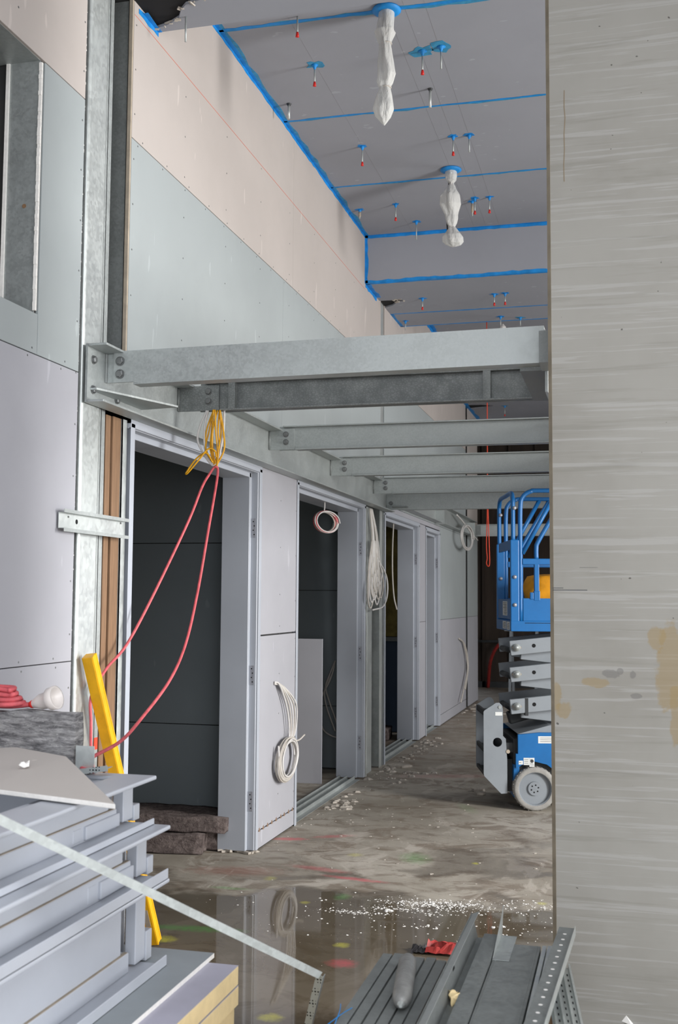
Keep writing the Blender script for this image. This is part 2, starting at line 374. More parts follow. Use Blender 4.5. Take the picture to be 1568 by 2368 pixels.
# past the second column
bd('green', 9.84, 12.4, 2.36, 3.572); bd('pink', 9.84, 12.4, 3.572, ZC); bd('green', 12.4, 15.21, 2.36, 3.572); bd('pink', 12.4, 15.21, 3.572, ZC)
bd('lilac', 9.84, 13.0, 2.308, 2.36); bd('lilac', 11.64, 12.02, 0.01, 1.25); bd('lilac', 11.64, 12.02, 1.25, 2.306)
bd('lilac', 12.99, 15.21, .13, 1.25); bd('green', 12.99, 15.21, 1.25, 2.36); bd('lilac', 12.99, 15.21, .01, .128)
bd('lilac', 15.44, 16.46, .01, 1.25); bd('green', 15.44, 16.46, 1.25, 2.5); bd('pink', 15.44, 16.46, 2.5, ZC)
# back boards, seen in the opening and through the doors
for y0, y1 in ((-5, OP[0]), (OP[1], 3.985)): MB().box(XB, XB+.013, y0, y1, .01, ZC).build('back_board', 'dark_room', wall_left)
MB().box(XB, XB+.013, OP[0], OP[1], .01, OP[2]).build('back_board', 'dark_room', wall_left); MB().box(XB, XB+.013, OP[0], OP[1], OP[3], ZC).build('back_board', 'dark_room', wall_left)
# screw heads
def screws(name, spots):
    b = MB()
    for y, z in spots: b.cyl((WX-.001, y, z), (WX+.0008, y, z), .0042, 6)
    o = b.build(name, 'bolt', wall_left); o['kind'] = 'stuff'
sp = []
for z in [x*.21+.3 for x in range(19)]:
    for y in (3.975,): sp.append((y+random.uniform(-.004, .004), z))
    if z > 3.6 or 2.4 < z < 2.5: sp.append((3.45+random.uniform(-.02, .02), z))
    if z > 2.7: sp += [(4.46, z+.03), (5.05, z-.04), (5.65, z), (6.25, z+.05), (6.85, z-.02), (7.45, z+.03), (8.05, z), (8.65, z+.02)]
for z in (.25, .5, .75, 1.0, 1.25, 1.3, 1.5, 1.8, 2.1): sp += [(6.34, z), (6.72, z+.02), (7.06, z-.02)]
for y in [4.5+.28*i for i in range(16)]: sp += [(y, 3.555), (y+.05, 3.59)]
for y in (2.7, 3.0, 3.3, 3.6, 3.85): sp += [(y, 2.39), (y+.03, 2.425), (y, 1.26), (y+.02, 1.225)]
screws('screw_heads', sp)
# red layout line on the upper boards
MB().box(WX, WX+.0006, 4.44, 9.05, 4.149, 4.153).build('layout_line', mat('red_chalk', srgb(196, 120, 104), .9), wall_left)
# ragged lower cut line of the pillar boards
ch = MB()
for i in range(9):
    y = 6.34+i*.085+random.uniform(-.01, .01); ch.prism([(y, .108), (y+.03, .106), (y+.022, .13), (y+.008, .127)], 'x', WX-.001, WX+.0012)
ch.build('torn_paper_edge', mat('brown_torn_paper', srgb(132, 108, 88), .9), wall_left)

b = MB(); rnd = random.Random(3)
for i in range(150):
    z = .9+rnd.random()*3.25; r = rnd.uniform(.002, .008); b.add([(WX-.004, 3.992, z), (WX-.001, 3.993, z+r*.9), (WX-.003, 3.994+r, z+r*rnd.uniform(-.5, .8)), (WX-.008, 3.992, z+r*.4)], [(0, 1, 2), (1, 3, 2), (3, 0, 2), (0, 3, 1)])
o = b.build('torn_paper_edge', 'gypsum', wall_left); o['kind'] = 'stuff'
# high opening: galvanised reveal studs
rv = thing('window_1', 'high square opening lined with galvanised steel studs', None, (WX, 3.6, OP[2]), kind='structure')
MB().box(-2.272, WX-.012, OP[1], OP[1]+.005, OP[2], OP[3]).build('reveal_stud', 'galv', rv)
MB().box(-2.287, -2.273, OP[1]-.006, OP[1]+.008, OP[2], OP[3]).build('inner_board_edge', 'gypsum', rv); MB().box(-2.344, -2.288, 3.70, 3.71, OP[2], OP[3]).build('inner_board', 'pink', rv)
MB().box(XB+.004, WX-.012, OP[0], OP[1], OP[3], OP[3]+.0025).build('reveal_head', 'galv', rv)
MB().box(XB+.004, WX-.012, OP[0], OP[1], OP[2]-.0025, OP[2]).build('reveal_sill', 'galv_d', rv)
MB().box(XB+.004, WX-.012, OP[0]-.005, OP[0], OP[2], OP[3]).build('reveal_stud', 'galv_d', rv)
k = MB().cyl((-2.196, OP[1], 2.98), (-2.196, OP[1]-.001, 2.98), .0085, 14).build('knockout', 'wood', rv)
b = MB()
for i in range(60):                            # crumbly gypsum edge of the cut board
    z = OP[2]+.01+i*(OP[3]-OP[2]-.02)/60; r = random.uniform(.003, .008); b.box(WX-.0135, WX-.001, OP[1]-r, OP[1]+.004, z, z+.0165)
b.build('cut_board_edge', 'gypsum', rv)

# ---- ceiling with soffits
ceil_c = MB()
ceil_c.box(-6.2, -1.0, -5, 3.0, ZC+.014, ZC+.3).box(3.8, 5.2, -5, 3.0, ZC+.014, ZC+.3).box(-1.0, 3.8, -5, -3.1, ZC+.014, ZC+.3).box(-1.0, 3.8, .7, 3.0, ZC+.014, ZC+.3)
for y0, y1, z in ((4.70, 9.05, ZC), (10.60, 14.95, ZC), (16.5, 21, ZC)): ceil_c.box(-6.2, 5.2, y0, y1, z+.014, z+.3)
for y0, y1 in ((3.0, 4.70), (9.05, 10.60), (14.95, 16.5)): ceil_c.box(-6.2, 5.2, y0+.014, y1-.014, ZS+.014, ZC+.3)
ceiling = struct(ceil_c.build('ceiling', 'core'), 'grey plasterboard ceiling with blue sealed joints and dropped soffits')
def cb(x0, x1, y0, y1, z, g=.002): return MB().box(x0, x1, y0+g, y1-g, z, z+.0135).build('ceiling_board', 'ceil', ceiling)
def cv(y, z0, z1, s): return MB().box(WX, 5.0, y-.0135 if s > 0 else y, y if s > 0 else y+.0135, z0+.0137, z1).build('soffit_side_board', 'ceil', ceiling)
for y0, y1 in ((4.70, 5.5), (5.5, 6.695), (6.695, 7.89), (7.89, 9.05), (10.60, 11.8), (11.8, 13.0), (13.0, 14.95)): cb(WX, 5.0, y0, y1, ZC)
cb(-5, -1.0, -4.9, 3.0, ZC); cb(3.8, 5, -4.9, 3.0, ZC); cb(-1.0, 3.8, -4.9, -3.1, ZC); cb(-1.0, 3.8, .7, 3.0, ZC)
def poly_board(pts, z, name='ceiling_board'): return MB().prism(pts, 'z', z, z+.0135).build(name, 'ceil', ceiling)
# first soffit has a torn hole at the column
hole = [(-2.133, 4.665), (-2.06, 4.645), (-1.985, 4.60), (-1.95, 4.54), (-1.91, 4.50), (-1.80, 4.47), (-1.76, 4.40), (-1.80, 4.2), (-1.84, 3.95), (-2.133, 3.93)]
poly_board([(-2.133, 3.0), (5.0, 3.0), (5.0, 4.70), (-2.133, 4.70)] + hole, ZS)
hole2 = [(-2.133, 9.86), (-2.05, 9.80), (-1.97, 9.68), (-1.90, 9.66), (-1.96, 9.60), (-2.02, 9.62), (-2.133, 9.61)]
poly_board([(-2.133, 9.05), (5.0, 9.05), (5.0, 10.1), (-2.133, 10.1)] + hole2, ZS); cb(WX, 5, 10.1, 10.6, ZS)
hole3 = [(-2.133, 15.5), (-1.9, 15.42), (-1.75, 15.3), (-1.9, 15.2), (-2.133, 15.18)]
poly_board([(-2.133, 14.95), (5.0, 14.95), (5.0, 16.5), (-2.133, 16.5)] + hole3, ZS)
cv(4.70, ZS, ZC, 1); cv(9.05, ZS, ZC, -1); cv(10.60, ZS, ZC, 1); cv(14.95, ZS, ZC, -1)
# thin black sheets standing in for the shade above the holes, ragged crumbs of board around the first one
for y0, y1 in ((3.9, 4.69), (9.6, 9.9), (15.15, 15.5)): MB().box(-2.13, -1.75, y0, y1, ZS+.0137, ZS+.0139).build('void_shade_sheet', 'hole', ceiling)
b = MB()
for i in range(18):
    q = random.random()*(len(hole)-2); i0 = int(q); a = Vector(hole[i0]).lerp(Vector(hole[i0+1]), q-i0)
    s = random.uniform(.006, .022); m = Matrix.Translation((a[0]+.006, a[1]-.004, ZS+random.uniform(-.012, .008))) @ Matrix.Rotation(random.uniform(0, 6), 4, 'Z') @ Matrix.Rotation(random.uniform(-.7, .7), 4, 'X')
    b.box(-s, s, -s*.4, s*.4, -.003, .003, m)
for i in range(9):
    a = Vector(hole2[random.randint(2, 5)]); s = random.uniform(.01, .03); m = Matrix.Translation((a[0]+random.uniform(-.02, .02), a[1], ZS)) @ Matrix.Rotation(random.uniform(0, 6), 4, 'Z') @ Matrix.Rotation(.4, 4, 'X')
    b.box(-s, s, -s*.4, s*.4, -.003, .003, m)
o = b.build('torn_board_bits', 'rubble', ceiling); o['kind'] = 'stuff'
# sealant strips
def ragged(pts, wd, nrm, name='sealant_strip', m='blue_seal', jit=.45, step=.05, th=.0015):
    """strip following pts (polyline) lying flat against a face with normal nrm"""
    b = MB(); nrm = Vector(nrm)
    for a, c in zip(pts, pts[1:]):
        a, c = Vector(a), Vector(c); d = (c-a); L = d.length; d.normalize(); side = d.cross(nrm); k = max(2, int(L/step))
        up, lo = [], []
        for i in range(k+1):
            t = a + d*(L*i/k); big = mnoise.noise(t*2.3)*.45
            up.append(t+side*wd*(.5+jit*(random.random()-.4)+max(0, big))); lo.append(t-side*wd*(.5+jit*(random.random()-.4)+max(0, -big)))
        vs = up+lo; n = k+1; fs = []
        vs2 = vs+[p+nrm*th for p in vs]
        for i in range(k): fs += [(2*n+i, 2*n+i+1, 3*n+i+1, 3*n+i), (i, i+1, 2*n+i+1, 2*n+i), (n+i, n+i+1, 3*n+i+1, 3*n+i)]
        b.add(vs2, fs)
    return b.build(name, m, ceiling)
dn = (0, 0, -1)
for y, wd in ((5.5, .022), (6.695, .014), (7.89, .013)):
    ragged([(WX, y, ZC), (1.5, y+.01, ZC)], wd, dn); ragged([(WX, y+.006, ZC), (1.5, y+.02, ZC)], wd*1.5, dn, 'sealant_smear', 'teal_seal', .9, .09, .0008)
ragged([(WX+.012, 4.70, ZC), (WX+.012, 9.05, ZC)], .020, dn); ragged([(WX, 4.70, ZC-.010), (WX, 9.05, ZC-.010)], .018, (1, 0, 0))
ragged([(WX+.022, 4.70, ZC), (WX+.022, 9.05, ZC)], .026, dn, 'sealant_smear', 'teal_seal', .9, .12, .0007)
ragged([(WX, 9.05, ZC-.01), (1.5, 9.05, ZC-.01)], .022, (0, -1, 0)); ragged([(WX, 9.045, ZC), (1.5, 9.045, ZC)], .02, dn)
ragged([(WX+.01, 9.05, ZS), (WX+.01, 9.05, ZC)], .022, (0, -1, 0)); ragged([(WX, 9.04, ZS), (WX, 9.04, ZC)], .018, (1, 0, 0))
ragged([(WX, 9.06, ZS), (1.5, 9.06, ZS)], .026, dn); ragged([(WX, 9.05, ZS+.012), (1.5, 9.05, ZS+.012)], .024, (0, -1, 0))
ragged([(WX, 10.1, ZS), (1.5, 10.1, ZS)], .018, dn); ragged([(WX, 10.59, ZS), (1.5, 10.59, ZS)], .016, dn)
ragged([(WX+.012, 9.06, ZS), (WX+.012, 9.5, ZS)], .05, dn); ragged([(WX, 9.06, ZS-.01), (WX, 9.5, ZS-.01)], .04, (1, 0, 0)); ragged([(WX+.012, 10.1, ZS), (WX+.012, 10.6, ZS)], .026, dn)
ragged([(WX+.02, 10.62, ZC), (WX+.02, 14.95, ZC)], .05, dn); ragged([(WX, 11.8, ZC), (1.5, 11.8, ZC)], .02, dn); ragged([(WX, 13.0, ZC), (1.5, 13.0, ZC)], .02, dn)
ragged([(WX, 10.62, ZC-.02), (WX, 14.95, ZC-.02)], .04, (1, 0, 0)); ragged([(WX+.02, 14.96, ZS), (WX+.02, 16.4, ZS)], .06, dn)
ragged([(WX+.008, 4.52, ZS), (WX+.008, 4.70, ZS)], .022, dn); ragged([(WX, 4.48, ZS-.012), (WX, 4.70, ZS-.012)], .024, (1, 0, 0))
# pencil lines on the ceiling
pl = mat('pencil', srgb(140, 139, 143), .9)
for x in (-1.72, -1.19, -1.09, -.98): MB().box(x-.0006, x+.0006, 4.75, 9.04, ZC-.0006, ZC).build('pencil_line', pl, ceiling)

# ---- concrete wall on the right with a chamfered end
CY, CX = 3.85, -.25
wr = MB().prism([(CX, CY+.012), (CX+.012, CY), (3.2, CY), (3.2, CY+.25), (CX, CY+.25)], 'z', 0, ZS).build('wall_right', 'conc')
struct(wr, 'fair-faced concrete wall with pale horizontal pour lines and rusty stains')
MB().prism([(CX-.0006, CY+.0124), (CX+.0122, CY-.0005), (CX+.0126, CY), (CX, CY+.0128)], 'z', 0, ZS).build('chamfer', 'conc_edge', wr)
pk = MB().box(-.241, -.125, CY-.0005, CY, 1.531, 1.5335).box(-.241, -.205, CY-.0005, CY, 1.5385, 1.5405).box(-.15, -.09, CY-.0005, CY, 1.609, 1.6098).build('pencil_mark', 'ink', wr)
cr = MB(); pts = [(-.186, 3.30), (-.187, 3.24), (-.184, 3.20), (-.188, 3.14), (-.187, 3.08), (-.190, 3.03), (-.189, 2.968)]
for a, c in zip(pts, pts[1:]): cr.bar((a[0], CY-.0003, a[1]), (c[0], CY-.0003, c[1]), .0006, .003, (1, 0, 0))
cr.build('crack', mat('brown_crack', srgb(126, 112, 92), .9), wr)
MB().add([(-.03, CY, .12), (.02, CY, .10), (.0, CY-.012, .115), (-.015, CY, .14)], [(0, 1, 2), (1, 3, 2), (3, 0, 2)]).build('plaster_dab', 'crumb', wr)

# ---- far end, rooms behind the left wall, outer shell
far = MB().box(-2.6, 5.2, 19.0, 19.2, 0, ZC).build('wall_far', 'dark_wall'); struct(far, 'dark brown end wall of the corridor')
for x in (-2.36, -1.9, -1.45, -1.0): MB().box(x-.022, x+.022, 18.95, 19.0, 0, ZC).build('batten', 'dark_wall', far)
MB().box(-2.6, 5.2, 18.94, 19.0, .76, .80).build('rail', 'mdark', far); MB().box(-2.6, 5.2, 18.95, 19.0, .0, .10).build('kick_rail', 'mdark', far)
wb = MB()
wb.box(-6.2, -6.0, -5, 21, 0, ZC); wb.box(-6.0, XB, 1.0, 1.1, 0, ZC); wb.box(-6.0, XB, 6.66, 6.74, 0, 3.0); wb.box(-6.0, XB, 9.50, 9.60, 0, 3.0)
wb.box(-6.0, XB, 12.25, 12.35, 0, 3.0); wb.box(-6.0, XB, 15.0, 15.1, 0, 3.0); wb.box(-6.0, XB, 16.46, 16.6, 0, ZC); wb.box(-6.0, XB, 1.1, 16.46, 2.75, 2.9)
rooms = struct(wb.build('wall_rooms', 'core'), 'dark partitions of the small rooms behind the doors')
def rb(y, x0, x1, z0, z1, m='dark_room'): return MB().box(x0+.002, x1-.002, y-.013, y, z0+.003, z1-.003).build('partition_board', m, rooms)
for z0, z1 in ((0.01, .69), (.69, 1.848), (1.848, 2.75)): rb(6.66, -6.0, XB-.002, z0, z1)
for z0, z1 in ((0.01, .55), (.55, 1.567), (1.567, 2.75)): rb(9.50, -6.0, XB-.002, z0, z1)
rb(12.25, -6.0, XB-.002, 0.01, 1.02, 'dark_blue'); rb(12.25, -6.0, XB-.002, 1.07, 2.75, 'wool_y'); rb(15.0, -6, XB-.002, .01, 2.75)
MB().box(-6.0, XB-.004, 12.21, 12.25, 1.02, 1.065).build('stud_rail', 'galv_d', rooms)
# right-hand facade with its tall window, and the open facade behind the camera
wf = MB(); wf.box(5.0, 5.2, -5, -2.2, 0, ZC); wf.box(5.0, 5.2, 3.0, 4.2, 0, ZC); wf.box(5.0, 5.2, -2.2, 3.0, 3.75, ZC); wf.box(5.0, 5.2, -2.2, 3.0, 0, .15); wf.box(5.0, 5.2, 5.65, 9.7, 0, ZC); wf.box(5.0, 5.2, 13.5, 21, 0, ZC); wf.box(5.0, 5.2, 9.7, 13.5, 3.75, ZC); wf.box(5.0, 5.2, 9.7, 13.5, 0, .15); wf.box(5.0, 5.2, 4.2, 5.65, 3.75, ZC); wf.box(5.0, 5.2, 4.2, 5.65, 0, .15)
struct(wf.build('wall_facade', 'grey_board'), 'outer wall with three tall windows, the far one added')
wn = thing('window_2', 'tall window in the outer wall', None, (5.05, 4.92, .15), kind='structure')
for y in (4.23, 5.62): MB().box(5.02, 5.1, y-.03, y+.03, .15, 3.75).build('window_frame', 'mgrey', wn)
for z in (.18, 3.72): MB().box(5.02, 5.1, 4.2, 5.65, z-.03, z+.03).build('window_frame', 'mgrey', wn)
wn = thing('window_3', 'wide tall window in the outer wall beside the camera', None, (5.05, .4, .15), kind='structure')
for y in (-2.17, -.9, .4, 1.7, 2.97): MB().box(5.02, 5.1, y-.03, y+.03, .15, 3.75).build('window_frame', 'mgrey', wn)
for z in (.18, 3.72): MB().box(5.02, 5.1, -2.2, 3.0, z-.03, z+.03).build('window_frame', 'mgrey', wn)
wn = thing('added_far_window', 'added tall window that brightens the far doorways', None, (5.05, 11.6, .15), kind='structure')  # unseen window frame added to go with the far fill light
for y in (9.73, 11.0, 12.2, 13.47): MB().box(5.02, 5.1, y-.03, y+.03, .15, 3.75).build('window_frame', 'mgrey', wn)
for z in (.18, 3.72): MB().box(5.02, 5.1, 9.7, 13.5, z-.03, z+.03).build('window_frame', 'mgrey', wn)
wn = thing('added_rooflight', 'added rooflight opening above the viewer', None, (1.4, -1.2, ZC), kind='structure')  # unseen opening added to go with the overhead fill light
for x in (-1.0, .6, 2.2, 3.8): MB().box(x-.03, x+.03, -3.1, .7, ZC+.2, ZC+.28).build('window_frame', 'mgrey', wn)
wk = MB(); wk.box(-6.2, 5.2, -5.2, -5.0, 3.9, ZC); wk.box(-6.2, -3.8, -5.2, -5, 0, 3.9); wk.box(4.4, 5.2, -5.2, -5, 0, 3.9)
struct(wk.build('wall_back', 'conc'), 'open facade behind')

# ================================================================== DOORS (steel frames without leaves)
def door(n, y0, y1, zt, label, left=True, hinge=True, track=True):
    d = thing('door_%d' % n, label, None, (WX, (y0+y1)/2, 0), kind='structure')
    xa, xr, xf = XB-.012, -2.183, WX+.006
    for s, y in ((1, y1), (-1, y0)):
        if s < 0 and not left: continue
        j = MB()
        # section of the jamb in plan (x, y): wide reveal, rebate step, face strip
        j.prism([(xa, y-s*.052), (xr, y-s*.052), (xr, y-s*.024), (xf-.012, y-s*.024), (xf-.012, y-s*.020), (xf, y-s*.020), (xf, y+s*.022), (xf-.004, y+s*.022), (xf-.004, y+s*.0), (xa, y+s*.0)], 'z', .012 if s > 0 else .0, zt)
        jo = j.build('jamb', 'frame', d, bevel=.002, seg=1)
        if hinge and s > 0:
            for z in (.24, .98, 1.86):
                hp = MB().box(-2.176, -2.150, y-s*.0245-.0015*s, y-s*.024, z, z+.115).build('hinge_plate', 'plate', jo)
                q = MB()
                for i in range(4): q.cyl((-2.160-.006*(i % 2), y-s*.0262, z+.018+i*.026), (-2.160-.006*(i % 2), y-s*.0255, z+.018+i*.026), .0042, 8)
                MBo = q.build('screw_holes', 'hole', jo)
    h = MB().prism([(xa, zt-.052), (xr, zt-.052), (xr, zt-.024), (xf-.012, zt-.024), (xf-.012, zt-.020), (xf, zt-.020), (xf, zt+.022), (xf-.004, zt+.022), (xf-.004, zt), (xa, zt)], 'y', y0-.02, y1+.02)
    h.build('head', 'frame', d, bevel=.002, seg=1)
    if track:
        for x in (-2.318, -2.258, -2.195):
            t = MB().box(x-.0015, x+.0015, y0+.03, y1-.06, 0, .030).box(x, x+.045, y0+.03, y1-.06, 0, .002)
            t.build('floor_runner', 'galv', d)
    return d
door(1, 4.505, 6.305, 2.275, 'nearest wide doorway with a pale grey steel frame', track=False)
door(2, 7.095, 9.075, 2.28, 'second wide doorway with a pale frame and steel floor runners')
door(3, 9.885, 11.62, 2.285, 'third doorway showing yellow wool in the room behind')
door(4, 12.045, 12.975, 2.275, 'narrow fourth doorway furthest down the corridor')
# broken mortar under the first jamb
b = MB()
for i in range(22):
    m = Matrix.Translation((random.uniform(-2.34, -2.11), random.uniform(6.24, 6.33), random.uniform(.002, .012))) @ Matrix.Rotation(random.uniform(0, 6), 4, 'Z') @ Matrix.Rotation(random.uniform(-.5, .5), 4, 'X'); s = random.uniform(.008, .022)
    b.box(-s, s, -s*.6, s*.6, -.006, .006, m)
tag(b.build('mortar_crumbs', 'rubble'), 'broken mortar crumbs under the nearest door jamb', 'rubble', kind='stuff')

# ================================================================== STEEL COLUMN GAP
def rhs(b, x0, x1, y0, y1, z0, z1, r):
    pts = []
    for cx_, cy_, a0 in ((x1-r, y1-r, 0), (x0+r, y1-r, 90), (x0+r, y0+r, 180), (x1-r, y0+r, 270)):
        for k in range(5): a = math.radians(a0+k*22.5); pts.append((cx_+r*math.cos(a), cy_+r*math.sin(a)))
    return b.prism(pts, 'z', z0, z1)
c1 = rhs(MB(), -2.30, -2.140, 4.043, 4.208, 0, ZS+.013, .014).build('steel_column', 'galv_b', smooth=False)
tag(c1, 'bright galvanised box column in the wall gap beside the nearest doorway', 'column', kind='thing')
def rail(name, y0, y1, z0, z1, label, x1=-2.150, m='galv'):
    b = MB().box(x1-.10, x1-.098, y0, y0+.0015, z0, z1).box(x1-.10, x1, y0, y0+.002, z0, z1).box(x1-.0015, x1, y0, y1, z0, z1).box(x1-.012, x1, y1-.0015, y1, z0, z1)
    return tag(b.build(name, m), label, 'steel stud', 'slim studs in the column gap')
rail('steel_stud', 4.216, 4.234, 0, ZS+.013, 'slim galvanised stud directly right of the box column'); rs_ = rail('steel_stud', 4.252, 4.288, 0, ZS+.013, 'slim galvanised stud between the box column and the timber', x1=-2.158)
MB().box(-2.1579, -2.1575, 4.254, 4.286, .86, .91).build('paint_mark', 'orange', rs_)
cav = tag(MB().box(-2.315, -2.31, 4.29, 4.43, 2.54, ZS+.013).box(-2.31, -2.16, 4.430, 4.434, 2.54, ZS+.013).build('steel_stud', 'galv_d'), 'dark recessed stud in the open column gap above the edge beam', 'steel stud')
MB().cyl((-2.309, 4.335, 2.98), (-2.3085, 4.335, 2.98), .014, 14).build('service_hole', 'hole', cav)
tag(MB().box(-2.150, -2.1335, 4.420, 4.4335, 2.54, ZS+.012).build('cut_board_strip', 'soil'), 'narrow crumbling strip of cut plasterboard at the column gap', 'plasterboard')
for y0, y1, x1, lb in ((4.300, 4.345, -2.158, 'narrow pine batten against the column gap stud'), (4.352, 4.428, -2.150, 'wider pine batten beside the nearest door jamb')):
    tag(MB().box(-2.30, x1, y0, y1, 0, 2.285).build('timber_batten', 'wood', bevel=.003), lb, 'timber', 'pine battens in the column gap')
tag(MB().box(-2.30, -2.145, 4.434, 4.437, 0, 2.285).box(-2.15, -2.145, 4.434, 4.478, 0, 2.285).build('steel_stud', 'galv_b'), 'galvanised door stud between the pine batten and the nearest jamb', 'steel stud')
# hat channel piece bridging the gap
hc = thing('hat_channel', 'short galvanised channel piece screwed across the column gap', 'metal channel', (-2.13, 4.12, 1.75))
MB().box(-2.124, -2.1225, 3.845, 4.405, 1.765, 1.825).build('web', 'galv_b', hc)
for z0, s in ((1.825, 1), (1.765, -1)):
    MB().box(-2.124, -2.100, 3.845, 4.405, z0, z0+s*.0015).box(-2.100, -2.0985, 3.845, 4.425, z0, z0+s*.014).build('flange', 'galv', hc)
MB().cyl((-2.1226, 3.99, 1.797), (-2.1220, 3.99, 1.797), .010, 14).build('slot', 'hole', hc)
for y, z in ((3.92, 1.812), (4.385, 1.818)): MB().cyl((-2.1226, y, z), (-2.119, y, z), .004, 8).build('screw', 'bolt', hc)
# second column gap
tag(rhs(MB(), -2.30, -2.165, 9.32, 9.52, 0, 2.33, .018).build('steel_column', 'galv'), 'galvanised box column between the second and third doorways', 'column', kind='thing')
tag(MB().box(-2.30, -2.14, 9.16, 9.162, 0, 2.28).box(-2.142, -2.14, 9.16, 9.215, 0, 2.28).build('steel_stud', 'galv_b'), 'bright galvanised stud right of the second doorway', 'steel stud')
tag(MB().box(-2.142, -2.14, 9.695, 9.815, 0, ZS+.013).box(-2.30, -2.14, 9.76, 9.762, 0, ZS+.013).build('steel_stud', 'galv_b'), 'full height bright stud behind the hanging white cables', 'steel stud')
tag(MB().box(-2.139, -2.137, 9.835, 9.862, 0, 2.3).build('steel_stud', 'galv'), 'galvanised stud left of the third doorway', 'steel stud')
tag(rhs(MB(), -2.34, -2.26, 15.26, 15.40, 0, ZS+.013, .012).build('steel_column', 'galv_d'), 'distant dark column in the far wall joint', 'column', kind='thing')

# ================================================================== STEEL BEAM FRAME
def hexbolt(b, c, axis, r=.015, h=.012):
    c = Vector(c); d = Vector(axis); u = d.orthogonal().normalized(); v = d.cross(u)
    b.tube_prof(c, d, [(r*1.25, 0), (r*1.25, .003)], 14); b.tube_prof(c, d, [(r, .003), (r, h), (r*.8, h+.002)], 6)
EBX = -2.115
eb = thing('edge_beam', 'galvanised channel beam running along the wall over the doorways', 'beam', (EBX, 4.035, 2.29))
MB().box(EBX-.010, EBX, 4.035, 9.89, 2.29, 2.533).build('web', 'galv', eb)
MB().box(EBX, EBX+.085, 4.035, 9.89, 2.523, 2.533).build('top_flange', 'galv', eb, bevel=.002); MB().box(EBX, EBX+.075, 4.035, 9.89, 2.29, 2.300).build('bottom_flange', 'galv', eb, bevel=.002)
for y, z in ((4.085, 2.475), (4.085, 2.350), (4.305, 2.345)):
    q = MB(); hexbolt(q, (EBX, y, z), (1, 0, 0)); q.build('bolt', 'bolt', eb)
MB().prism([(EBX, 4.06), (EBX+.03, 4.06), (EBX+.19, 4.53), (EBX, 4.56)], 'z', 2.345, 2.353).build('gusset_plate', 'galv', eb)
def xbeam(y, x0, x1, z0, z1, label, fl=.036, toe='both', stiff=(), weld=True, bolts=True, m='galv', plate=True):
    t = thing('cross_beam', label, 'beam', (x0, y, z0), group='cross beams of the steel frame')
    MB().box(x0, x1, y-.004, y+.004, z0, z1).build('web', m, t)
    ya, yb = (y-fl, y+fl) if toe == 'both' else (y-.004, y+fl*2)
    MB().box(x0+.03, x1, ya, yb, z1-.008, z1).build('top_flange', m, t, bevel=.0015); MB().box(x0+.11, x1, ya, yb, z0, z0+.008).build('bottom_flange', m, t, bevel=.0015)
    if plate:
        MB().box(EBX+.001, x0+.10, y-.016, y-.006, z0+.004, z1-.016).build('fin_plate', m, t)
        MB().tube([(EBX+.004, y-.017, z0+.006), (EBX+.004, y-.017, z1-.018)], .007, 6).build('weld_bead', 'galv_d', t, smooth=True)
    if bolts:
        for z in (z0+.05, z0+.098):
            q = MB(); hexbolt(q, (x0+.045, y-.016, z), (0, -1, 0), .015, .011); q.build('bolt', 'bolt', t)
    for s in stiff: MB().box(s-.005, s+.005, ya+.002, y-.004, z0+.008, z1-.008).box(s-.03, s+.005, ya, ya+.006, z0+.008, z1-.008).build('stiffener', m, t)
    return t
# beam 1: web towards the viewer, flanges turned away, fin plate behind the bolts
t = thing('cross_beam', 'nearest cross beam with a smooth pale web and a cut end by the concrete wall', 'beam', (-2.08, 4.2, 2.39), group='cross beams of the steel frame')
MB().prism([(-2.075, 2.398), (-1.985, 2.398), (-1.955, 2.388), (-.287, 2.398), (-.287, 2.541), (-2.075, 2.531)], 'y', 4.190, 4.198).build('web', 'galv', t)
MB().prism([(-1.985, 2.388), (-.287, 2.398), (-.287, 2.406), (-1.985, 2.396)], 'y', 4.194, 4.262).build('bottom_flange', 'galv', t); MB().prism([(-2.02, 2.523), (-.287, 2.533), (-.287, 2.541), (-2.02, 2.531)], 'y', 4.194, 4.262).build('top_flange', 'galv', t)
MB().box(EBX+.001, -1.95, 4.2, 4.208, 2.40, 2.522).build('fin_plate', 'galv', t)
MB().tube([(EBX+.003, 4.196, 2.40), (EBX+.003, 4.196, 2.522)], .006, 6).build('weld_bead', 'galv_d', t)
for z in (2.433, 2.488):
    q = MB(); hexbolt(q, (-2.045, 4.19, z), (0, -1, 0), .0165, .012); q.build('bolt', 'bolt', t)
X1 = -.292
xbeam(4.99, -2.0, X1, 2.402, 2.545, 'second cross beam with crackled zinc and welded stiffeners', stiff=(-1.815, -.585), m='crackle')
xbeam(6.42, -2.05, X1, 2.402, 2.550, 'third cross beam above the nearest pillar of the wall')
xbeam(7.88, -2.05, X1, 2.402, 2.548, 'fourth cross beam above the second doorway')
xbeam(9.33, -2.05, X1, 2.404, 2.548, 'fifth cross beam close before the deep end beam')
t6 = thing('end_beam', 'deeper end beam set lower behind the fifth cross beam', 'beam', (-2.1, 9.87, 2.31))
MB().box(EBX+.001, X1, 9.862, 9.87, 2.31, 2.470).build('web', 'galv', t6); MB().box(EBX+.10, X1, 9.87, 9.94, 2.31, 2.318).box(EBX+.10, X1, 9.87, 9.94, 2.462, 2.470).build('flange', 'galv', t6)
q = MB(); hexbolt(q, (-2.07, 9.862, 2.37), (0, -1, 0)); q.build('bolt', 'bolt', t6)
MB().box(-2.05, -1.91, 9.80, 9.861, 2.326, 2.338).build('bearing_plate', 'galv_d', t6)
rbm = thing('side_beam', 'short side beam behind the concrete wall edge carrying the cross beams', 'beam', (-.29, 4.27, 2.29))
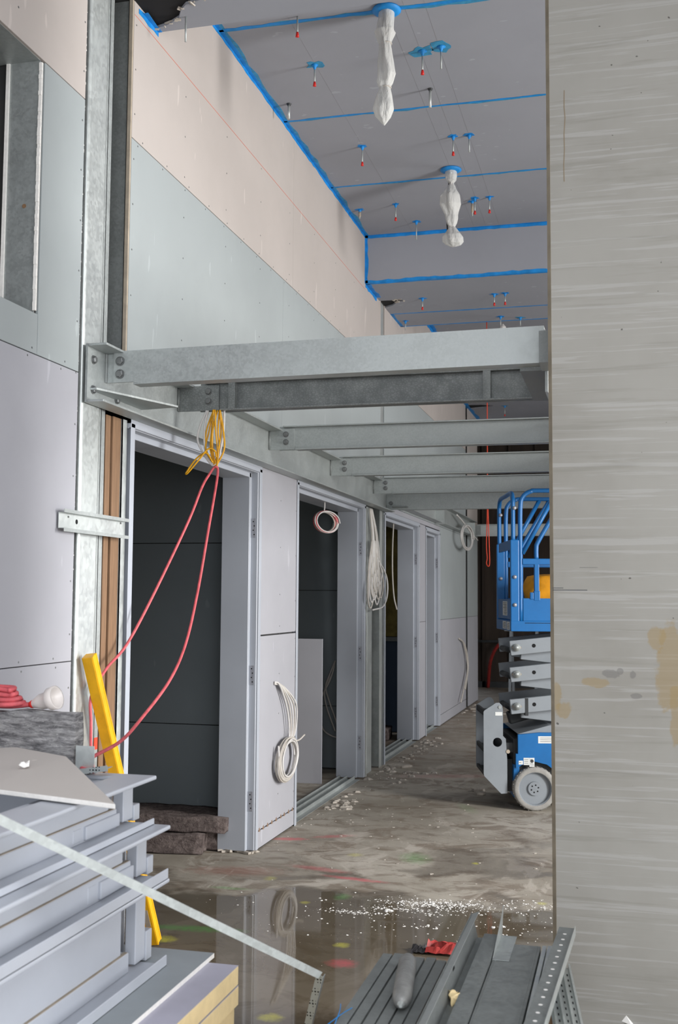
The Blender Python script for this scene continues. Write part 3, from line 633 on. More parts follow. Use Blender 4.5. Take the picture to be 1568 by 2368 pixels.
MB().box(-.289, -.279, 4.265, 9.95, 2.30, 2.54).build('web', 'galv', rbm); MB().box(-.289, -.20, 4.265, 9.95, 2.53, 2.54).build('top_flange', 'galv', rbm)
MB().box(-.385, -.287, 4.265, 4.93, 2.384, 2.394).build('bottom_flange', 'galv_d', rbm); MB().box(-.30, -.20, 4.10, 4.262, 2.38, 2.50).build('wall_bracket', 'galv_d', rbm)
eb2 = thing('edge_beam', 'second length of galvanised edge beam further down the wall', 'beam', (EBX, 9.96, 2.36))
MB().box(EBX-.010, EBX, 9.96, 15.75, 2.38, 2.60).build('web', 'galv', eb2); MB().box(EBX, EBX+.075, 9.96, 15.75, 2.38, 2.39).build('bottom_flange', 'galv', eb2); MB().box(EBX, EBX+.075, 9.96, 15.75, 2.59, 2.60).build('top_flange', 'galv', eb2)
MB().box(EBX, EBX+.10, 12.6, 12.61, 2.36, 2.52).box(EBX, EBX+.1, 15.3, 15.31, 2.36, 2.56).build('end_plate', 'galv', eb2)
t7 = thing('cross_beam', 'distant cross beam behind the blue lift platform', 'beam', (-2.0, 15.5, 2.38), group='cross beams of the steel frame')
MB().box(-2.03, 3, 15.496, 15.504, 2.38, 2.545).build('web', 'galv', t7); MB().box(-2.0, 3, 15.44, 15.56, 2.537, 2.545).box(-2.0, 3, 15.44, 15.56, 2.38, 2.388).build('flange', 'galv', t7)
MB().box(-2.12, -1.96, 15.485, 15.495, 2.40, 2.53).build('fin_plate', 'galv_d', t7)

# ================================================================== CEILING FITTINGS
def blot(b, x, y, z, r):
    n = 14; pts = []
    for i in range(n):
        a = 2*PI*i/n; q = r*random.uniform(.6, 1.2); pts.append((x+q*1.15*math.cos(a), y+q*math.sin(a)))
    b.prism(pts, 'z', z-.0015, z)
def rod(x, y, z, L, label, cap=True, br=.035, kind='rod'):
    o = thing('hanger_rod' if kind != 'anchor' else 'ceiling_anchor', label, 'rod' if kind != 'anchor' else 'anchor', (x, y, z), group='rods hanging from the ceiling')
    if kind == 'anchor':
        MB().cyl((x, y, z), (x, y, z-L), .008, 10).build('sleeve', 'galv_b', o, smooth=True); MB().cyl((x, y, z), (x, y, z-.012), .016, 10, .011).build('washer', 'mdark', o)
        return
    if kind == 'sleeve': MB().cyl((x, y, z-.02), (x, y, z-L*.75), .010, 10).build('brass_sleeve', 'soil', o, smooth=True)
    MB().cyl((x, y, z), (x, y, z-L), .0048, 8).build('rod', 'galv', o, smooth=True)
    if br:
        b = MB(); blot(b, x, y, z, br); b.build('sealant_blot', 'blue_seal' if br < .04 else 'teal_seal', o)
        MB().lathe((x, y, z), [(br*.42, -.0015), (.013, -.008), (.008, -.022), (.005, -.03)], 'z', 10).build('sealant_cone', 'blue_seal', o, smooth=True)
    if cap: MB().lathe((x, y, z-L), [(.006, .022), (.008, .012), (.0105, -.004), (.006, -.006)], 'z', 8).build('cap', 'red_p', o, smooth=True)
rod(-1.667, 5.454, ZC, .11, 'red capped rod half hidden behind the near soffit edge', br=0)
rod(-1.724, 5.996, ZC, .125, 'red capped rod with blue blot nearest the left wall', br=.05)
rod(-1.081, 5.985, ZC, .135, 'red capped rod in a large blue blot near the first plastic bundle', br=.065)
rod(-.97, 5.962, ZC, .13, 'bare rod in a large blue blot next to a red capped one', cap=False, br=.065)
rod(-2.022, 6.448, ZC, .10, 'bare steel anchor close to the wall joint', kind='anchor')
rod(-1.118, 6.456, ZC, .12, 'bare steel anchor in mid ceiling right of the first plastic bundle', kind='anchor')
rod(-1.721, 7.196, ZC, .135, 'single red capped rod in the middle bay of the ceiling', br=.032)
rod(-1.086, 7.181, ZC, .13, 'red capped rod above the second plastic bundle', br=.032)
rod(-.978, 7.186, ZC, .12, 'bare rod above the second plastic bundle', cap=False, br=.034)
rod(-2.03, 8.409, ZC, .075, 'short brass sleeved rod by the wall in the last bay', cap=False, br=.032, kind='sleeve')
rod(-1.723, 8.352, ZC, .13, 'red capped rod in the last bay near the brass one', br=.028)
rod(-1.637, 8.786, ZC, .155, 'long bare rod overlapping the step of the ceiling', cap=False, br=.034)
rod(-1.096, 8.366, ZC, .125, 'red capped rod right of the second plastic bundle', br=.034)
rod(-1.125, 8.43, ZC, .12, 'brass sleeved anchor right of the second plastic bundle', cap=False, br=.03, kind='sleeve')
rod(-.982, 8.365, ZC, .125, 'red capped rod closest to the concrete wall in the last bay', br=.028)
rod(-1.736, 9.619, ZS, .10, 'red capped rod on the soffit beside the torn hole', br=.036)
rod(-1.091, 9.625, ZS, .10, 'left one of two red capped rods on the soffit', br=.036)
rod(-.995, 9.619, ZS, .10, 'right one of two red capped rods on the soffit', br=.036)
rod(-2.041, 10.38, ZS, .09, 'bare rod on the far soffit strip by the wall', cap=False, br=.03)
rod(-1.122, 10.42, ZS, .10, 'rod with a rag on the far soffit strip', cap=False, br=.035)
rod(-.942, 10.50, ZS, .08, 'bare rod in a blue blot on the far soffit near the concrete wall', cap=False, br=.045)
rod(-1.95, 4.60, ZS, .12, 'bolt hanging in the torn ceiling hole near the column', cap=False, br=0)
rod(-1.6, 15.35, ZS, .14, 'faint rod on the dark distant soffit', br=.04)
rod(-.95, 15.3, ZS, .14, 'faint rod on the dark distant soffit near the concrete wall', br=.04)
r = MB().lathe((-1.11, 10.42, ZS-.16), [(.005, .05), (.03, .03), (.055, 0), (.05, -.03), (.02, -.05)], 'z', 9).build('rag', 'red_p'); tag(r, 'red and white rag tied to a rod above the nearest cross beam', 'rag')
MB().lathe((-1.095, 10.37, ZS-.135), [(.004, .05), (.028, .02), (.032, -.01), (.012, -.03)], 'z', 8).build('white_fold', 'white_cable', r)

# plastic wrapped cable drops
def wrap(x, y, z, prof, label, tip):
    o = thing('wrapped_cable_bundle', label, 'cable bundle', (x, y, z), group='plastic wrapped bundles')
    MB().lathe((x, y, z), [(.075, -.001), (.078, -.008), (.062, -.016), (.055, -.02)], 'z', 18).build('sealant_collar', 'blue_seal', o, smooth=True)
    n, b = 26, MB(); P = []
    for i in range(len(prof)-1):                # interpolate profile
        for k in range(7): t = k/7; P.append([a*(1-t)+c*t for a, c in zip(prof[i], prof[i+1])])
    P.append(list(prof[-1]))
    for i, (h, r, ox) in enumerate(P):
        for j in range(n):
            a = 2*PI*j/n; f = 1.16+.30*mnoise.noise(Vector((math.cos(a)*1.6, math.sin(a)*1.6, h*7+x*9)))+.10*math.sin(a*5+h*14)
            if h > -.12: f = 1+.04*math.sin(a*3+h*30)
            b.v.append(Vector((x+ox+r*f*math.cos(a), y+r*f*math.sin(a), z+h)))
    m = len(P)
    for i in range(m-1):
        for j in range(n): b.f.append((i*n+j, i*n+(j+1) % n, (i+1)*n+(j+1) % n, (i+1)*n+j))
    b.f.append(tuple(range(n))[::-1]); b.f.append(tuple((m-1)*n+j for j in range(n)))
    b.build('plastic_film', 'plastic', o, smooth=True)
    L = prof[-1][0]
    for k in range(4):
        pth = smoothpath([(x+.012*math.cos(k*1.6), y+.012*math.sin(k*1.6), z), (x+.018*math.cos(k*1.6+.6)-.005, y+.02*math.sin(k*1.6), z+L*.4), (x+.02*math.cos(k*1.7)-.01, y+.015*math.sin(k), z+L*.75), (x+tip+.012*math.cos(k*2), y+.01*math.sin(k*2), z+L*.95)])
        MB().tube(pth, .006, 6).build('cable', ['black_p', 'cream_cable', 'mdark', 'white_cable'][k], o, smooth=True)
    for h, r in [(p[0], p[1]) for p in prof if len(p) > 3]: MB().lathe((x, y, z+h), [(r*1.12, .003), (r*1.18, 0), (r*1.12, -.003)], 'z', 16).build('tie', 'cream_cable', o)
wrap(-1.187, 5.5, ZC, [(-.012, .042, 0), (-.05, .043, 0), (-.12, .047, -.008), (-.155, .036, -.008), (-.19, .026, -.006, 1), (-.22, .028, -.004), (-.30, .036, 0), (-.36, .040, .002), (-.405, .036, -.008), (-.43, .024, -.008, 1), (-.47, .034, -.010), (-.54, .045, -.014), (-.585, .034, -.016), (-.62, .012, -.012), (-.635, .002, -.01)], 'large milky plastic wrapped cable bundle hanging nearest from the ceiling', -.01)
wrap(-1.189, 7.75, ZC, [(-.012, .042, 0), (-.05, .044, .002), (-.085, .036, .004), (-.105, .016, .006, 1), (-.14, .030, .002), (-.20, .058, -.002), (-.27, .064, 0), (-.325, .046, .002), (-.345, .040, .004), (-.375, .038, .004), (-.405, .030, .006), (-.43, .018, .008, 1), (-.455, .032, .012), (-.50, .060, .016), (-.535, .062, .018), (-.56, .045, .018), (-.575, .015, .016)], 'smaller plastic wrapped cable bundle with a balloon shaped end further back', .012)

# ================================================================== CABLES
def cable(name, paths, r, m, label, cat='cable', n=6, group=None):
    o = thing(name, label, cat, paths[0][0], group=group)
    for i, p in enumerate(paths):
        mm = m[i % len(m)] if isinstance(m, list) else m
        MB().tube(smoothpath(p, 7), r, n).build('strand', mm, o, smooth=True)
    return o
def coil(c, a, b, u, v, n, jit, seed):
    rnd = random.Random(seed); pts = []; c = Vector(c); u = Vector(u); v = Vector(v); w = u.cross(v)
    for i in range(n*12+1):
        t = 2*PI*i/12; k = 1+.0*i; rr = 1+jit*math.sin(t*.37+seed)+jit*.5*rnd.uniform(-1, 1)*.3
        pts.append(c + u*(a*rr*math.cos(t)) + v*(b*rr*math.sin(t)) + w*(.012*math.sin(t*.23+seed)))
    return pts
# yellow and white bundle hung under the second beam
Y5 = 4.95
yb = []
for i in range(9):
    dx = -.045+i*.009; bow = .02*math.sin(i*2.1)+.018*(i-4)/4
    yb.append([(-1.90+dx*.6, Y5+.02*math.cos(i), 2.402), (-1.905+dx*.8+bow*.7, Y5+.015*math.sin(i), 2.30), (-1.905+dx*.75+bow, Y5+.012*math.cos(i*2), 2.21), (-1.90+dx*.2, Y5, 2.135), (-1.897, Y5, 2.118)])
yb.append([(-1.91, Y5-.02, 2.145), (-1.94, Y5-.03, 2.19), (-1.99, Y5-.03, 2.165), (-2.04, Y5-.03, 2.10), (-2.03, Y5-.04, 2.095), (-1.98, Y5-.04, 2.15), (-1.93, Y5-.03, 2.21), (-1.90, Y5-.02, 2.20), (-1.893, Y5-.02, 2.17)])
cable('yellow_cable_bundle', yb, .0042, 'yellow_cable', 'looped bundle of yellow cables hanging under the second cross beam')
cable('white_cable_loop', [[(-1.952, Y5, 2.402), (-1.985, Y5, 2.33), (-1.998, Y5, 2.26), (-1.965, Y5, 2.19), (-1.92, Y5, 2.135), (-1.90, Y5, 2.14)], [(-1.947, Y5, 2.402), (-1.962, Y5, 2.33), (-1.962, Y5, 2.24), (-1.945, Y5, 2.17), (-1.915, Y5, 2.14)], [(-1.87, Y5+.02, 2.402), (-1.872, Y5+.02, 2.3), (-1.885, Y5+.01, 2.2), (-1.895, Y5, 2.14)]], .0052, 'white_cable', 'white cable loop beside the yellow bundle under the second beam')
b = thing('red_extension_cable', 'long red cable looped from the yellow bundle down to the door frame stack', 'cable', (-1.9, Y5, 2.12))
MB().tube(smoothpath([(-1.50, 2.96, .9935), (-1.56, 3.0, .997), (-1.63, 3.2, .995), (-1.70, 3.55, 1.0), (-1.765, 3.85, 1.04), (-1.80, 4.2, 1.16), (-1.835, 4.45, 1.30), (-1.865, 4.65, 1.52), (-1.875, 4.80, 1.82), (-1.885, 4.93, 2.08), (-1.90, Y5-.01, 2.125), (-1.925, 4.93, 2.09), (-1.935, 4.86, 2.02), (-1.965, 4.76, 1.84), (-2.045, 4.54, 1.48), (-2.09, 4.40, 1.29), (-2.105, 4.25, 1.20), (-2.11, 4.13, 1.10), (-2.10, 4.11, .99), (-2.10, 4.12, .87), (-2.06, 4.10, .70), (-1.98, 4.0, .45)], 10), .0062, 8).build('cord', 'red_cable', b, smooth=True)
# coil on the pillar
A, B = Vector((-2.108, 6.70, .485)), .105
st = []
for i in range(5):
    o = i*.013; st.append([(-2.126, 6.605, .975-i*.003), (-2.105, 6.645+o*1.5, .955-i*.004), (-2.098+o*.3, 6.77+o*3, .82), (-2.095, 6.83+o*3, .68), (-2.095, 6.82+o*2, .60), (-2.09, 6.74+o, .58)])
st += [coil((-2.095, 6.79, .475), .19, .125, (0, 1, 0), (0, .12, 1), 6, .09, 1), coil((-2.088, 6.80, .48), .17, .115, (0, 1, 0), (0, .2, 1), 5, .10, 4)]
st.append([(-2.09, 6.87, .58), (-2.075, 6.98, .575), (-2.06, 7.06, .60)]); st.append([(-2.10, 6.62, .58), (-2.09, 6.60, .52), (-2.09, 6.61, .44)])
cable('white_cable_coil', st, .0058, ['white_cable', 'cream_cable'], 'coil of white cable hung on the pillar between the first two doorways')
# ring hanging in the second doorway head
st = [[(-2.22, 8.10, 2.235), (-2.22, 8.10, 2.20), (-2.22, 8.09, 2.165)]] + [coil((-2.22+.012*i, 8.10, 2.08), .175+.006*i, .078, (.2, .97, 0), (0, 0, 1), 3, .05, i) for i in range(3)]
cable('cable_ring', st, .0055, ['white_cable', 'cream_cable', 'red_cable', 'white_cable'], 'small ring of white and red cable hanging in the second doorway')
# bundle in the second column gap
st = []
rnd = random.Random(5)
for i in range(9):
    y = 9.17+.05*i; d = rnd.uniform(-.03, .03); zb = 1.42+.05*rnd.random()*i
    st.append([(-2.12, 9.20+.012*i, 2.27), (-2.105, 9.22+.03*i+d, 2.05), (-2.10, y+d, 1.80), (-2.095, y+.08, zb+.12), (-2.09, y-.04, zb), (-2.09, y-.14, zb+.06), (-2.10, y-.10, 1.72), (-2.105, 9.22+.02*i, 2.0)])
st.append([(-2.11, 9.3, 1.9), (-2.09, 9.72, 1.72), (-2.085, 9.78, 1.55), (-2.085, 9.60, 1.43), (-2.09, 9.2, 1.40)])
cable('white_cable_bundle', st, .0075, ['cream_cable', 'white_cable'], 'thick bundle of grey white cables hanging at the second steel column')
cable('white_cable', [[(-2.20, 10.6, 2.25), (-2.21, 10.6, 2.0), (-2.21, 10.6, 1.75), (-2.195, 10.6, 1.52), (-2.165, 10.6, 1.39)]], .0075, 'cream_cable', 'single white cable dangling in the third doorway')
cable('white_cable', [coil((-2.012, 14.5, 2.31), .50, .15, (0, 1, 0), (0, .1, 1), 3, .10, 2), [(-2.05, 13.8, 2.56), (-2.03, 14.2, 2.50), (-2.02, 14.9, 2.40), (-2.02, 15.6, 2.33)]], .011, 'white_cable', 'white cable coil hanging on the second edge beam far down')
cable('white_cable', [[(-2.122, 14.45, .98), (-2.11, 14.75, .92), (-2.10, 15.02, .70), (-2.09, 15.05, .55), (-2.09, 14.8, .38), (-2.09, 14.4, .16)], [(-2.122, 14.47, .98), (-2.10, 14.85, .88), (-2.09, 15.1, .6), (-2.08, 14.75, .3)]], .011, 'cream_cable', 'white cables curling out of the far wall near the floor')
cable('orange_cord', [[(-1.445, 12.0, 4.62), (-1.443, 12.0, 3.6), (-1.446, 12.0, 2.5), (-1.458, 12.0, 2.1), (-1.450, 12.0, 1.95), (-1.458, 12.0, 1.89), (-1.440, 12.0, 1.855), (-1.424, 12.0, 1.89), (-1.428, 12.0, 2.1), (-1.44, 12.0, 2.5)]], .0055, 'orange', 'thin orange cord looped down from the ceiling left of the lift')
cable('white_cable', [[(-2.485, 9.46, .95), (-2.53, 9.43, .82), (-2.56, 9.42, .72), (-2.52, 9.42, .58), (-2.46, 9.42, .42), (-2.43, 9.42, .30), (-2.35, 9.42, .255)], [(-2.485, 9.46, .95), (-2.51, 9.41, .80), (-2.60, 9.41, .62), (-2.63, 9.41, .52), (-2.58, 9.41, .36), (-2.50, 9.41, .30), (-2.43, 9.42, .285)], [(-2.487, 9.46, .95), (-2.50, 9.42, .84), (-2.57, 9.43, .70), (-2.55, 9.42, .55), (-2.47, 9.42, .34)]], .007, 'cream_cable', 'loose white cables on the wall inside the second room')
MB().cyl((-2.372, 9.42, .258), (-2.352, 9.33, .250), .012, 8).build('black_end', 'black_p', bpy.data.objects['white_cable.003'], smooth=True)

# ================================================================== ROOM CONTENTS
tag(MB().box(-2.62, -2.40, 8.72, 8.735, .0, 1.165, Matrix.Translation((0, 0, 0))).build('leaning_board', 'lilac'), 'lilac plasterboard offcut standing inside the second doorway', 'plasterboard')
def slab(name, cx, cy, z0, lx, ly, lz, rz, m, label, cat, amp, seed, group=None):
    bm = bmesh.new(); bmesh.ops.create_cube(bm, size=1); bmesh.ops.subdivide_edges(bm, edges=bm.edges[:], cuts=9, use_grid_fill=True)
    for v in bm.verts:
        v.co = Vector((v.co.x*lx, v.co.y*ly, v.co.z*lz)); q = mnoise.noise_vector(v.co*(9 if lx > .1 else 60)+Vector((seed*3, 0, 0))); v.co += Vector((q.x, q.y, q.z))*amp
    mt = Matrix.Translation((cx, cy, z0+lz/2+amp*.3)) @ Matrix.Rotation(rz, 4, 'Z'); bm.transform(mt)
    me = bpy.data.meshes.new(name); bm.to_mesh(me); bm.free(); me.materials.append(M[m]); me.polygons.foreach_set('use_smooth', [True]*len(me.polygons))
    o = bpy.data.objects.new(name, me); COL.objects.link(o); return tag(o, label, cat, group)
slab('rockwool_slab', -2.72, 6.17, 0, .62, .14, .105, .12, 'rockwool', 'lower brown rock wool slab on the floor of the nearest doorway', 'insulation', .014, 1, 'brown slabs')
slab('rockwool_slab', -2.70, 6.36, 0, .80, .24, .11, .05, 'rockwool', 'rear brown rock wool slab lying deeper in the nearest doorway', 'insulation', .014, 2, 'brown slabs')
slab('rockwool_slab', -2.69, 6.34, .118, .80, .34, .085, .03, 'rockwool', 'upper brown rock wool slab in the nearest doorway', 'insulation', .014, 3, 'brown slabs')
slab('insulation_pack', -2.9, 11.6, 0, .9, .35, .12, .1, 'rockwool', 'dark heap of material on the floor behind the third doorway', 'insulation', .03, 6)

# ================================================================== SCISSOR LIFT (local axes: x along the machine, y away, z up)
LO = (-.80, 8.02, 0); LR = math.radians(14.4)
lift = thing('scissor_lift', 'blue scissor lift with grey arms parked behind the concrete wall', 'scissor lift', LO, LR)
def lp(b, name, m, bevel=.004, smooth=False, parent=None): return b.build(name, m, parent or lift, bevel=bevel, smooth=smooth, local=True)
LEN, WID = 1.75, .74
base = MB().prism([(.045, .30), (.045, .535), (.2, .55), (LEN-.1, .55), (LEN, .50), (LEN, .30), (LEN-.03, .30), (LEN-.06, .30)] + [(1.45+.2*math.cos(a), .155+.2*math.sin(a)) for a in (.8, 1.2, PI/2, 1.9, 2.3)] + [(.5, .29)] + [(.165+.19*math.cos(a), .155+.19*math.sin(a)) for a in (.75, 1.1, PI/2, 2.1)], 'y', .0, .03)
bp = lp(base, 'side_cover', 'blue', .003)
lp(MB().box(.02, LEN-.05, .05, WID-.05, .10, .50), 'chassis', 'mdark'); lp(MB().box(.018, .06, .03, WID-.03, .09, .32), 'front_plate', 'blue'); lp(MB().box(.03, .05, .0, .03, .30, .40), 'cover_bracket', 'blue', .002)
lp(MB().prism([(.05, .536), (.28, .60), (LEN-.1, .60), (LEN-.1, .54), (.2, .52)], 'y', .03, WID-.03), 'top_cover', 'mgrey', .003)
lp(MB().prism([(.045, .30), (.045, .535), (.2, .55), (LEN, .55), (LEN, .30)], 'y', WID-.03, WID), 'side_cover', 'blue', .003)
def wheel(x, y):
    wt = lp(MB().tube_prof(Vector((x, y, .155)), Vector((0, 1, 0)), [(.118, -.058), (.142, -.064), (.153, -.052), (.155, 0), (.153, .05), (.14, .06), (.118, .058)], 40, False), 'tyre', 'tyre', 0, True)
    lp(MB().tube_prof(Vector((x, y, .155)), Vector((0, 1, 0)), [(.118, -.056), (.112, -.05), (.110, -.028), (.05, -.030), (.048, -.042), (.001, -.043)], 32, False), 'rim', 'mgrey', 0, False, wt)
    for i in range(6): a = i*PI/3+.3; lp(MB().cyl((x+.026*math.cos(a), y-.044, .155+.026*math.sin(a)), (x+.026*math.cos(a), y-.040, .155+.026*math.sin(a)), .0055, 8), 'lug_hole', 'hole', 0, False, wt)
    tr = MB()
    for i in range(30):
        a = i*2*PI/30; tr.bar((x+.1555*math.cos(a), y-.05, .155+.1555*math.sin(a)), (x+.1555*math.cos(a+.06), y-.01, .155+.1555*math.sin(a+.06)), .008, .003, (math.cos(a), 0, math.sin(a)))
    lp(tr, 'tread', 'tyre', 0, False, wt)
for x in (.165, 1.45):
    for y in (.045, WID-.045): wheel(x, y)
# grey end ladder plates
def plate(y):
    hx, hz, hr, n = -.095, .475, .033, 10
    arc = lambda sg: [(hx+sg*hr*math.sin(PI*i/n), hz-hr*math.cos(PI*i/n)) for i in range(n+1)]
    lf = [(hx, .755), (-.104, .755), (-.188, .70), (-.194, .69), (-.194, .25), (-.19, .235), (hx, .1376)] + arc(-1)
    rt = [(hx, .755), (-.080, .756), (-.060, .735), (-.055, .70), (-.055, .52), (-.035, .50), (-.026, .35), (-.026, .115), (-.07, .112), (hx, .1376)] + arc(1)
    return lp(MB().prism(lf, 'y', y, y+.012).prism(rt, 'y', y, y+.012), 'ladder_plate', 'mgrey', 0)
p1 = plate(.04); plate(.49)
lp(MB().box(-.11, -.06, .0385, .04, .665, .69), 'plate_sticker', 'label', 0)
for z0, z1 in ((.66, .70), (.40, .43), (.235, .26)): lp(MB().box(-.19, -.17, .052, .49, z0, z1).box(-.19, -.06, .052, .49, z0, z0+.012), 'ladder_step', 'mdark', .002)
lp(MB().cyl((-.078, .04, .725), (-.078, .034, .725), .011, 12), 'pin', 'galv', 0)
lp(MB().box(-.06, .03, .06, .66, .40, .47).box(-.03, .04, .1, .6, .12, .35), 'front_block', 'mdark'); lp(MB().cyl((-.02, .035, .41), (-.02, .06, .41), .014, 10), 'fitting', 'soil', 0)
# scissor arms
LV = (.726, .955, 1.146)
AL = 1.62
def arm(y, z0, z1, m, x0=-.0, wd=.045):
    a = MB().bar((x0, y, z0), (AL, y, z1), wd, .105); return lp(a, 'scissor_arm', m, .004)
for y in (.06, .60):
    for i, z in enumerate(LV):
        a = arm(y, z, z+.18, 'mgrey')
        if y < .1:
            lp(MB().cyl((.045, y-.04, z+.006), (.045, y-.018, z+.006), .027, 16).cyl((.045, y-.046, z+.006), (.045, y-.04, z+.006), .018, 12), 'pivot_pin', 'galv', 0, True, a)
            lp(MB().box(.012, .078, y-.032, y-.026, z, z+.012), 'pin_keeper', 'soil', 0, False, a); lp(MB().cyl((.17, y-.0235, z+.02), (.17, y-.0228, z+.02), .014, 14), 'arm_hole', 'hole', 0, False, a)
for y in (.125, .535):
    for i, z in enumerate(LV): arm(y, z-.03, z-.20, 'mgrey', .09)
for z in LV: lp(MB().cyl((.02, .06, z-.02), (.02, .60, z-.02), .02, 10), 'cross_tube', 'mdark', 0, True)
lp(MB().box(.105, .127, .035, .085, .665, .79), 'hose_clamp', 'mdark', 0)
lp(MB().bar((.02, .30, .62), (AL*.7, .30, .95), .09, .09), 'lift_cylinder', 'mdark', .01)
# platform
PZ = 1.269
lp(MB().box(.0, 1.7, .0, WID, PZ, PZ+.075), 'deck_frame', 'blue', .004); lp(MB().box(.09, 1.7, .004, .016, PZ+.075, 1.507), 'toe_board', 'blue', .002); lp(MB().box(.09, 1.7, WID-.016, WID-.004, PZ+.075, 1.507), 'toe_board', 'blue', .002)
lp(MB().box(.004, .016, .07, WID-.07, PZ+.085, 1.50), 'end_board', 'blue', .002); lp(MB().box(.10, 1.69, -.001, .0, PZ+.058, PZ+.062), 'deck_slot', 'hole', 0)
def bend(p, r=.0): return p
def rail_tube(pts, name, rr=.0165): return lp(MB().tube(smoothpath(pts, 5), rr, 8), name, 'blue', 0, True)
ZT = 2.291
for y in (.02, WID-.02): lp(MB().box(.0, .062, y-.02, y+.02, PZ+.07, 1.93), 'corner_post', 'blue', .006)
gt = ZT-.012
rail_tube([(.022, .02, 1.9), (.022, .02, gt-.12), (.022, .035, gt-.04), (.022, .11, gt), (.022, .37, gt), (.022, WID-.11, gt), (.022, WID-.035, gt-.04), (.022, WID-.02, gt-.12), (.022, WID-.02, 1.9)], 'end_gate')
for y in (.02, WID-.02):
    rail_tube([(.075, y, PZ+.07), (.075, y, 1.8), (.075, y, ZT-.14), (.092, y, ZT-.05), (.15, y, ZT-.008), (.25, y, ZT), (.9, y, ZT), (1.7, y, ZT)], 'guard_rail')
    lp(MB().box(.085, 1.7, y-.018, y+.018, 1.75, 1.794), 'mid_rail', 'blue', .006)
    lp(MB().box(.173, .207, y-.017, y+.017, 1.50, 1.76).box(.168, .212, y-.02, y+.02, 1.49, 1.56), 'rail_post', 'blue', .004)
    lp(MB().tube([(.09, y, 1.83), (.34, y, 2.28)], .0165, 8), 'brace', 'blue', 0, True); rail_tube([(.19, y, 1.79), (.19, y, 1.87), (.205, y, 1.92), (.31, y, 2.10), (.42, y, 2.28)], 'brace')
    for z in (PZ+.19, 1.66, 2.16, ): lp(MB().cyl((.030, y-.03, z), (.030, y-.018, z), .0135, 12), 'rail_bolt', 'plate', 0, True)
lp(MB().box(.0, .02, .03, .60, 1.86, 1.93), 'gate_bar', 'blue', .003); lp(MB().box(.14, .165, -.004, .02, 1.50, 1.55), 'rail_hook', 'blue', .004)
# stickers with print lines
def sticker(b0, b1, ax, lines, parent):
    x0, y0, z0 = b0; x1, y1, z1 = b1
    s = lp(MB().box(x0, x1, y0, y1, z0, z1), 'sticker', 'label', 0, False, parent)
    q = MB()
    for i in range(lines):
        z = z1-(i+1)*(z1-z0)/(lines+1); k = random.uniform(.55, .9)
        if ax == 'y': q.box(x0+(x1-x0)*.1, x0+(x1-x0)*k, y0-.0006, y0, z-.0015, z+.0015)
        else: q.box(x0-.0006, x0, y0+(y1-y0)*.1, y0+(y1-y0)*k, z-.002, z+.002)
    lp(q, 'sticker_print', 'ink', 0, False, parent)
sticker((.19, -.0012, .475), (.32, 0, .525), 'y', 3, bp); sticker((.085, -.0012, .322), (.125, 0, .372), 'y', 3, bp); sticker((.126, -.0012, .31), (.162, 0, .372), 'y', 4, bp); sticker((.05, -.0012, .325), (.08, 0, .352), 'y', 1, bp)
lp(MB().tube_prof(Vector((.144, -.0014, .35)), Vector((0, -1, 0)), [(.012, 0), (.012, .0004), (.009, .0004)], 16), 'sticker_ring', 'ink', 0, False, bp)
for y0, y1, z0, z1, n in ((.20, .42, PZ+.11, PZ+.215, 8), (.24, .40, PZ+.012, PZ+.068, 4), (.06, .20, PZ+.008, PZ+.066, 4)): sticker((-.0012 if z0 < PZ+.08 else .0028, y0, z0), (0 if z0 < PZ+.08 else .004, y1, z1), 'x', n, lift)
# canvas bag standing in the platform
bm = bmesh.new(); bmesh.ops.create_uvsphere(bm, u_segments=28, v_segments=18, radius=1)
for v in bm.verts:
    c = v.co; k = 1/max(abs(c.x), abs(c.y), abs(c.z))**.55; c = Vector((c.x*.34*k, c.y*.16*k, c.z*.155*k)); q = mnoise.noise(c*9); v.co = c*(1+.10*q)+Vector((.50, .38, PZ+.075+.20))
bm.transform(Matrix.Translation(LO) @ Matrix.Rotation(LR, 4, 'Z')); me = bpy.data.meshes.new('canvas_bag'); bm.to_mesh(me); bm.free(); me.materials.append(M['bag']); me.polygons.foreach_set('use_smooth', [True]*len(me.polygons))
o = bpy.data.objects.new('canvas_bag', me); COL.objects.link(o); tag(o, 'amber canvas bag standing on the lift platform behind the rails', 'bag')
tag(MB().tube(smoothpath([(-2.28, 18.9, .0), (-2.2, 18.7, .50), (-2.0, 18.6, .78), (-1.7, 18.6, .72), (-1.55, 18.6, .83), (-1.3, 18.6, .80), (-1.15, 18.7, .86), (-1.1, 18.93, .84)], 8), .03, 8).build('red_hose', 'red_dull', smooth=True), 'dull red hose hung along the dark far rail', 'hose')
lad = thing('site_trestle', 'dim metal trestle standing before the dark far wall', 'trestle', (-1.6, 17.6, 0))
for x in (-1.75, -1.35):
    for y in (17.3, 17.9): MB().bar((x, y, 0), (x, 17.6+(y-17.6)*.2, 1.0), .04, .04).build('leg', 'mgrey', lad)
MB().box(-1.85, -1.25, 17.52, 17.68, 1.0, 1.04).build('top', 'mgrey', lad); MB().box(-1.75, -1.35, 17.42, 17.45, .5, .53).build('rung', 'mgrey', lad)

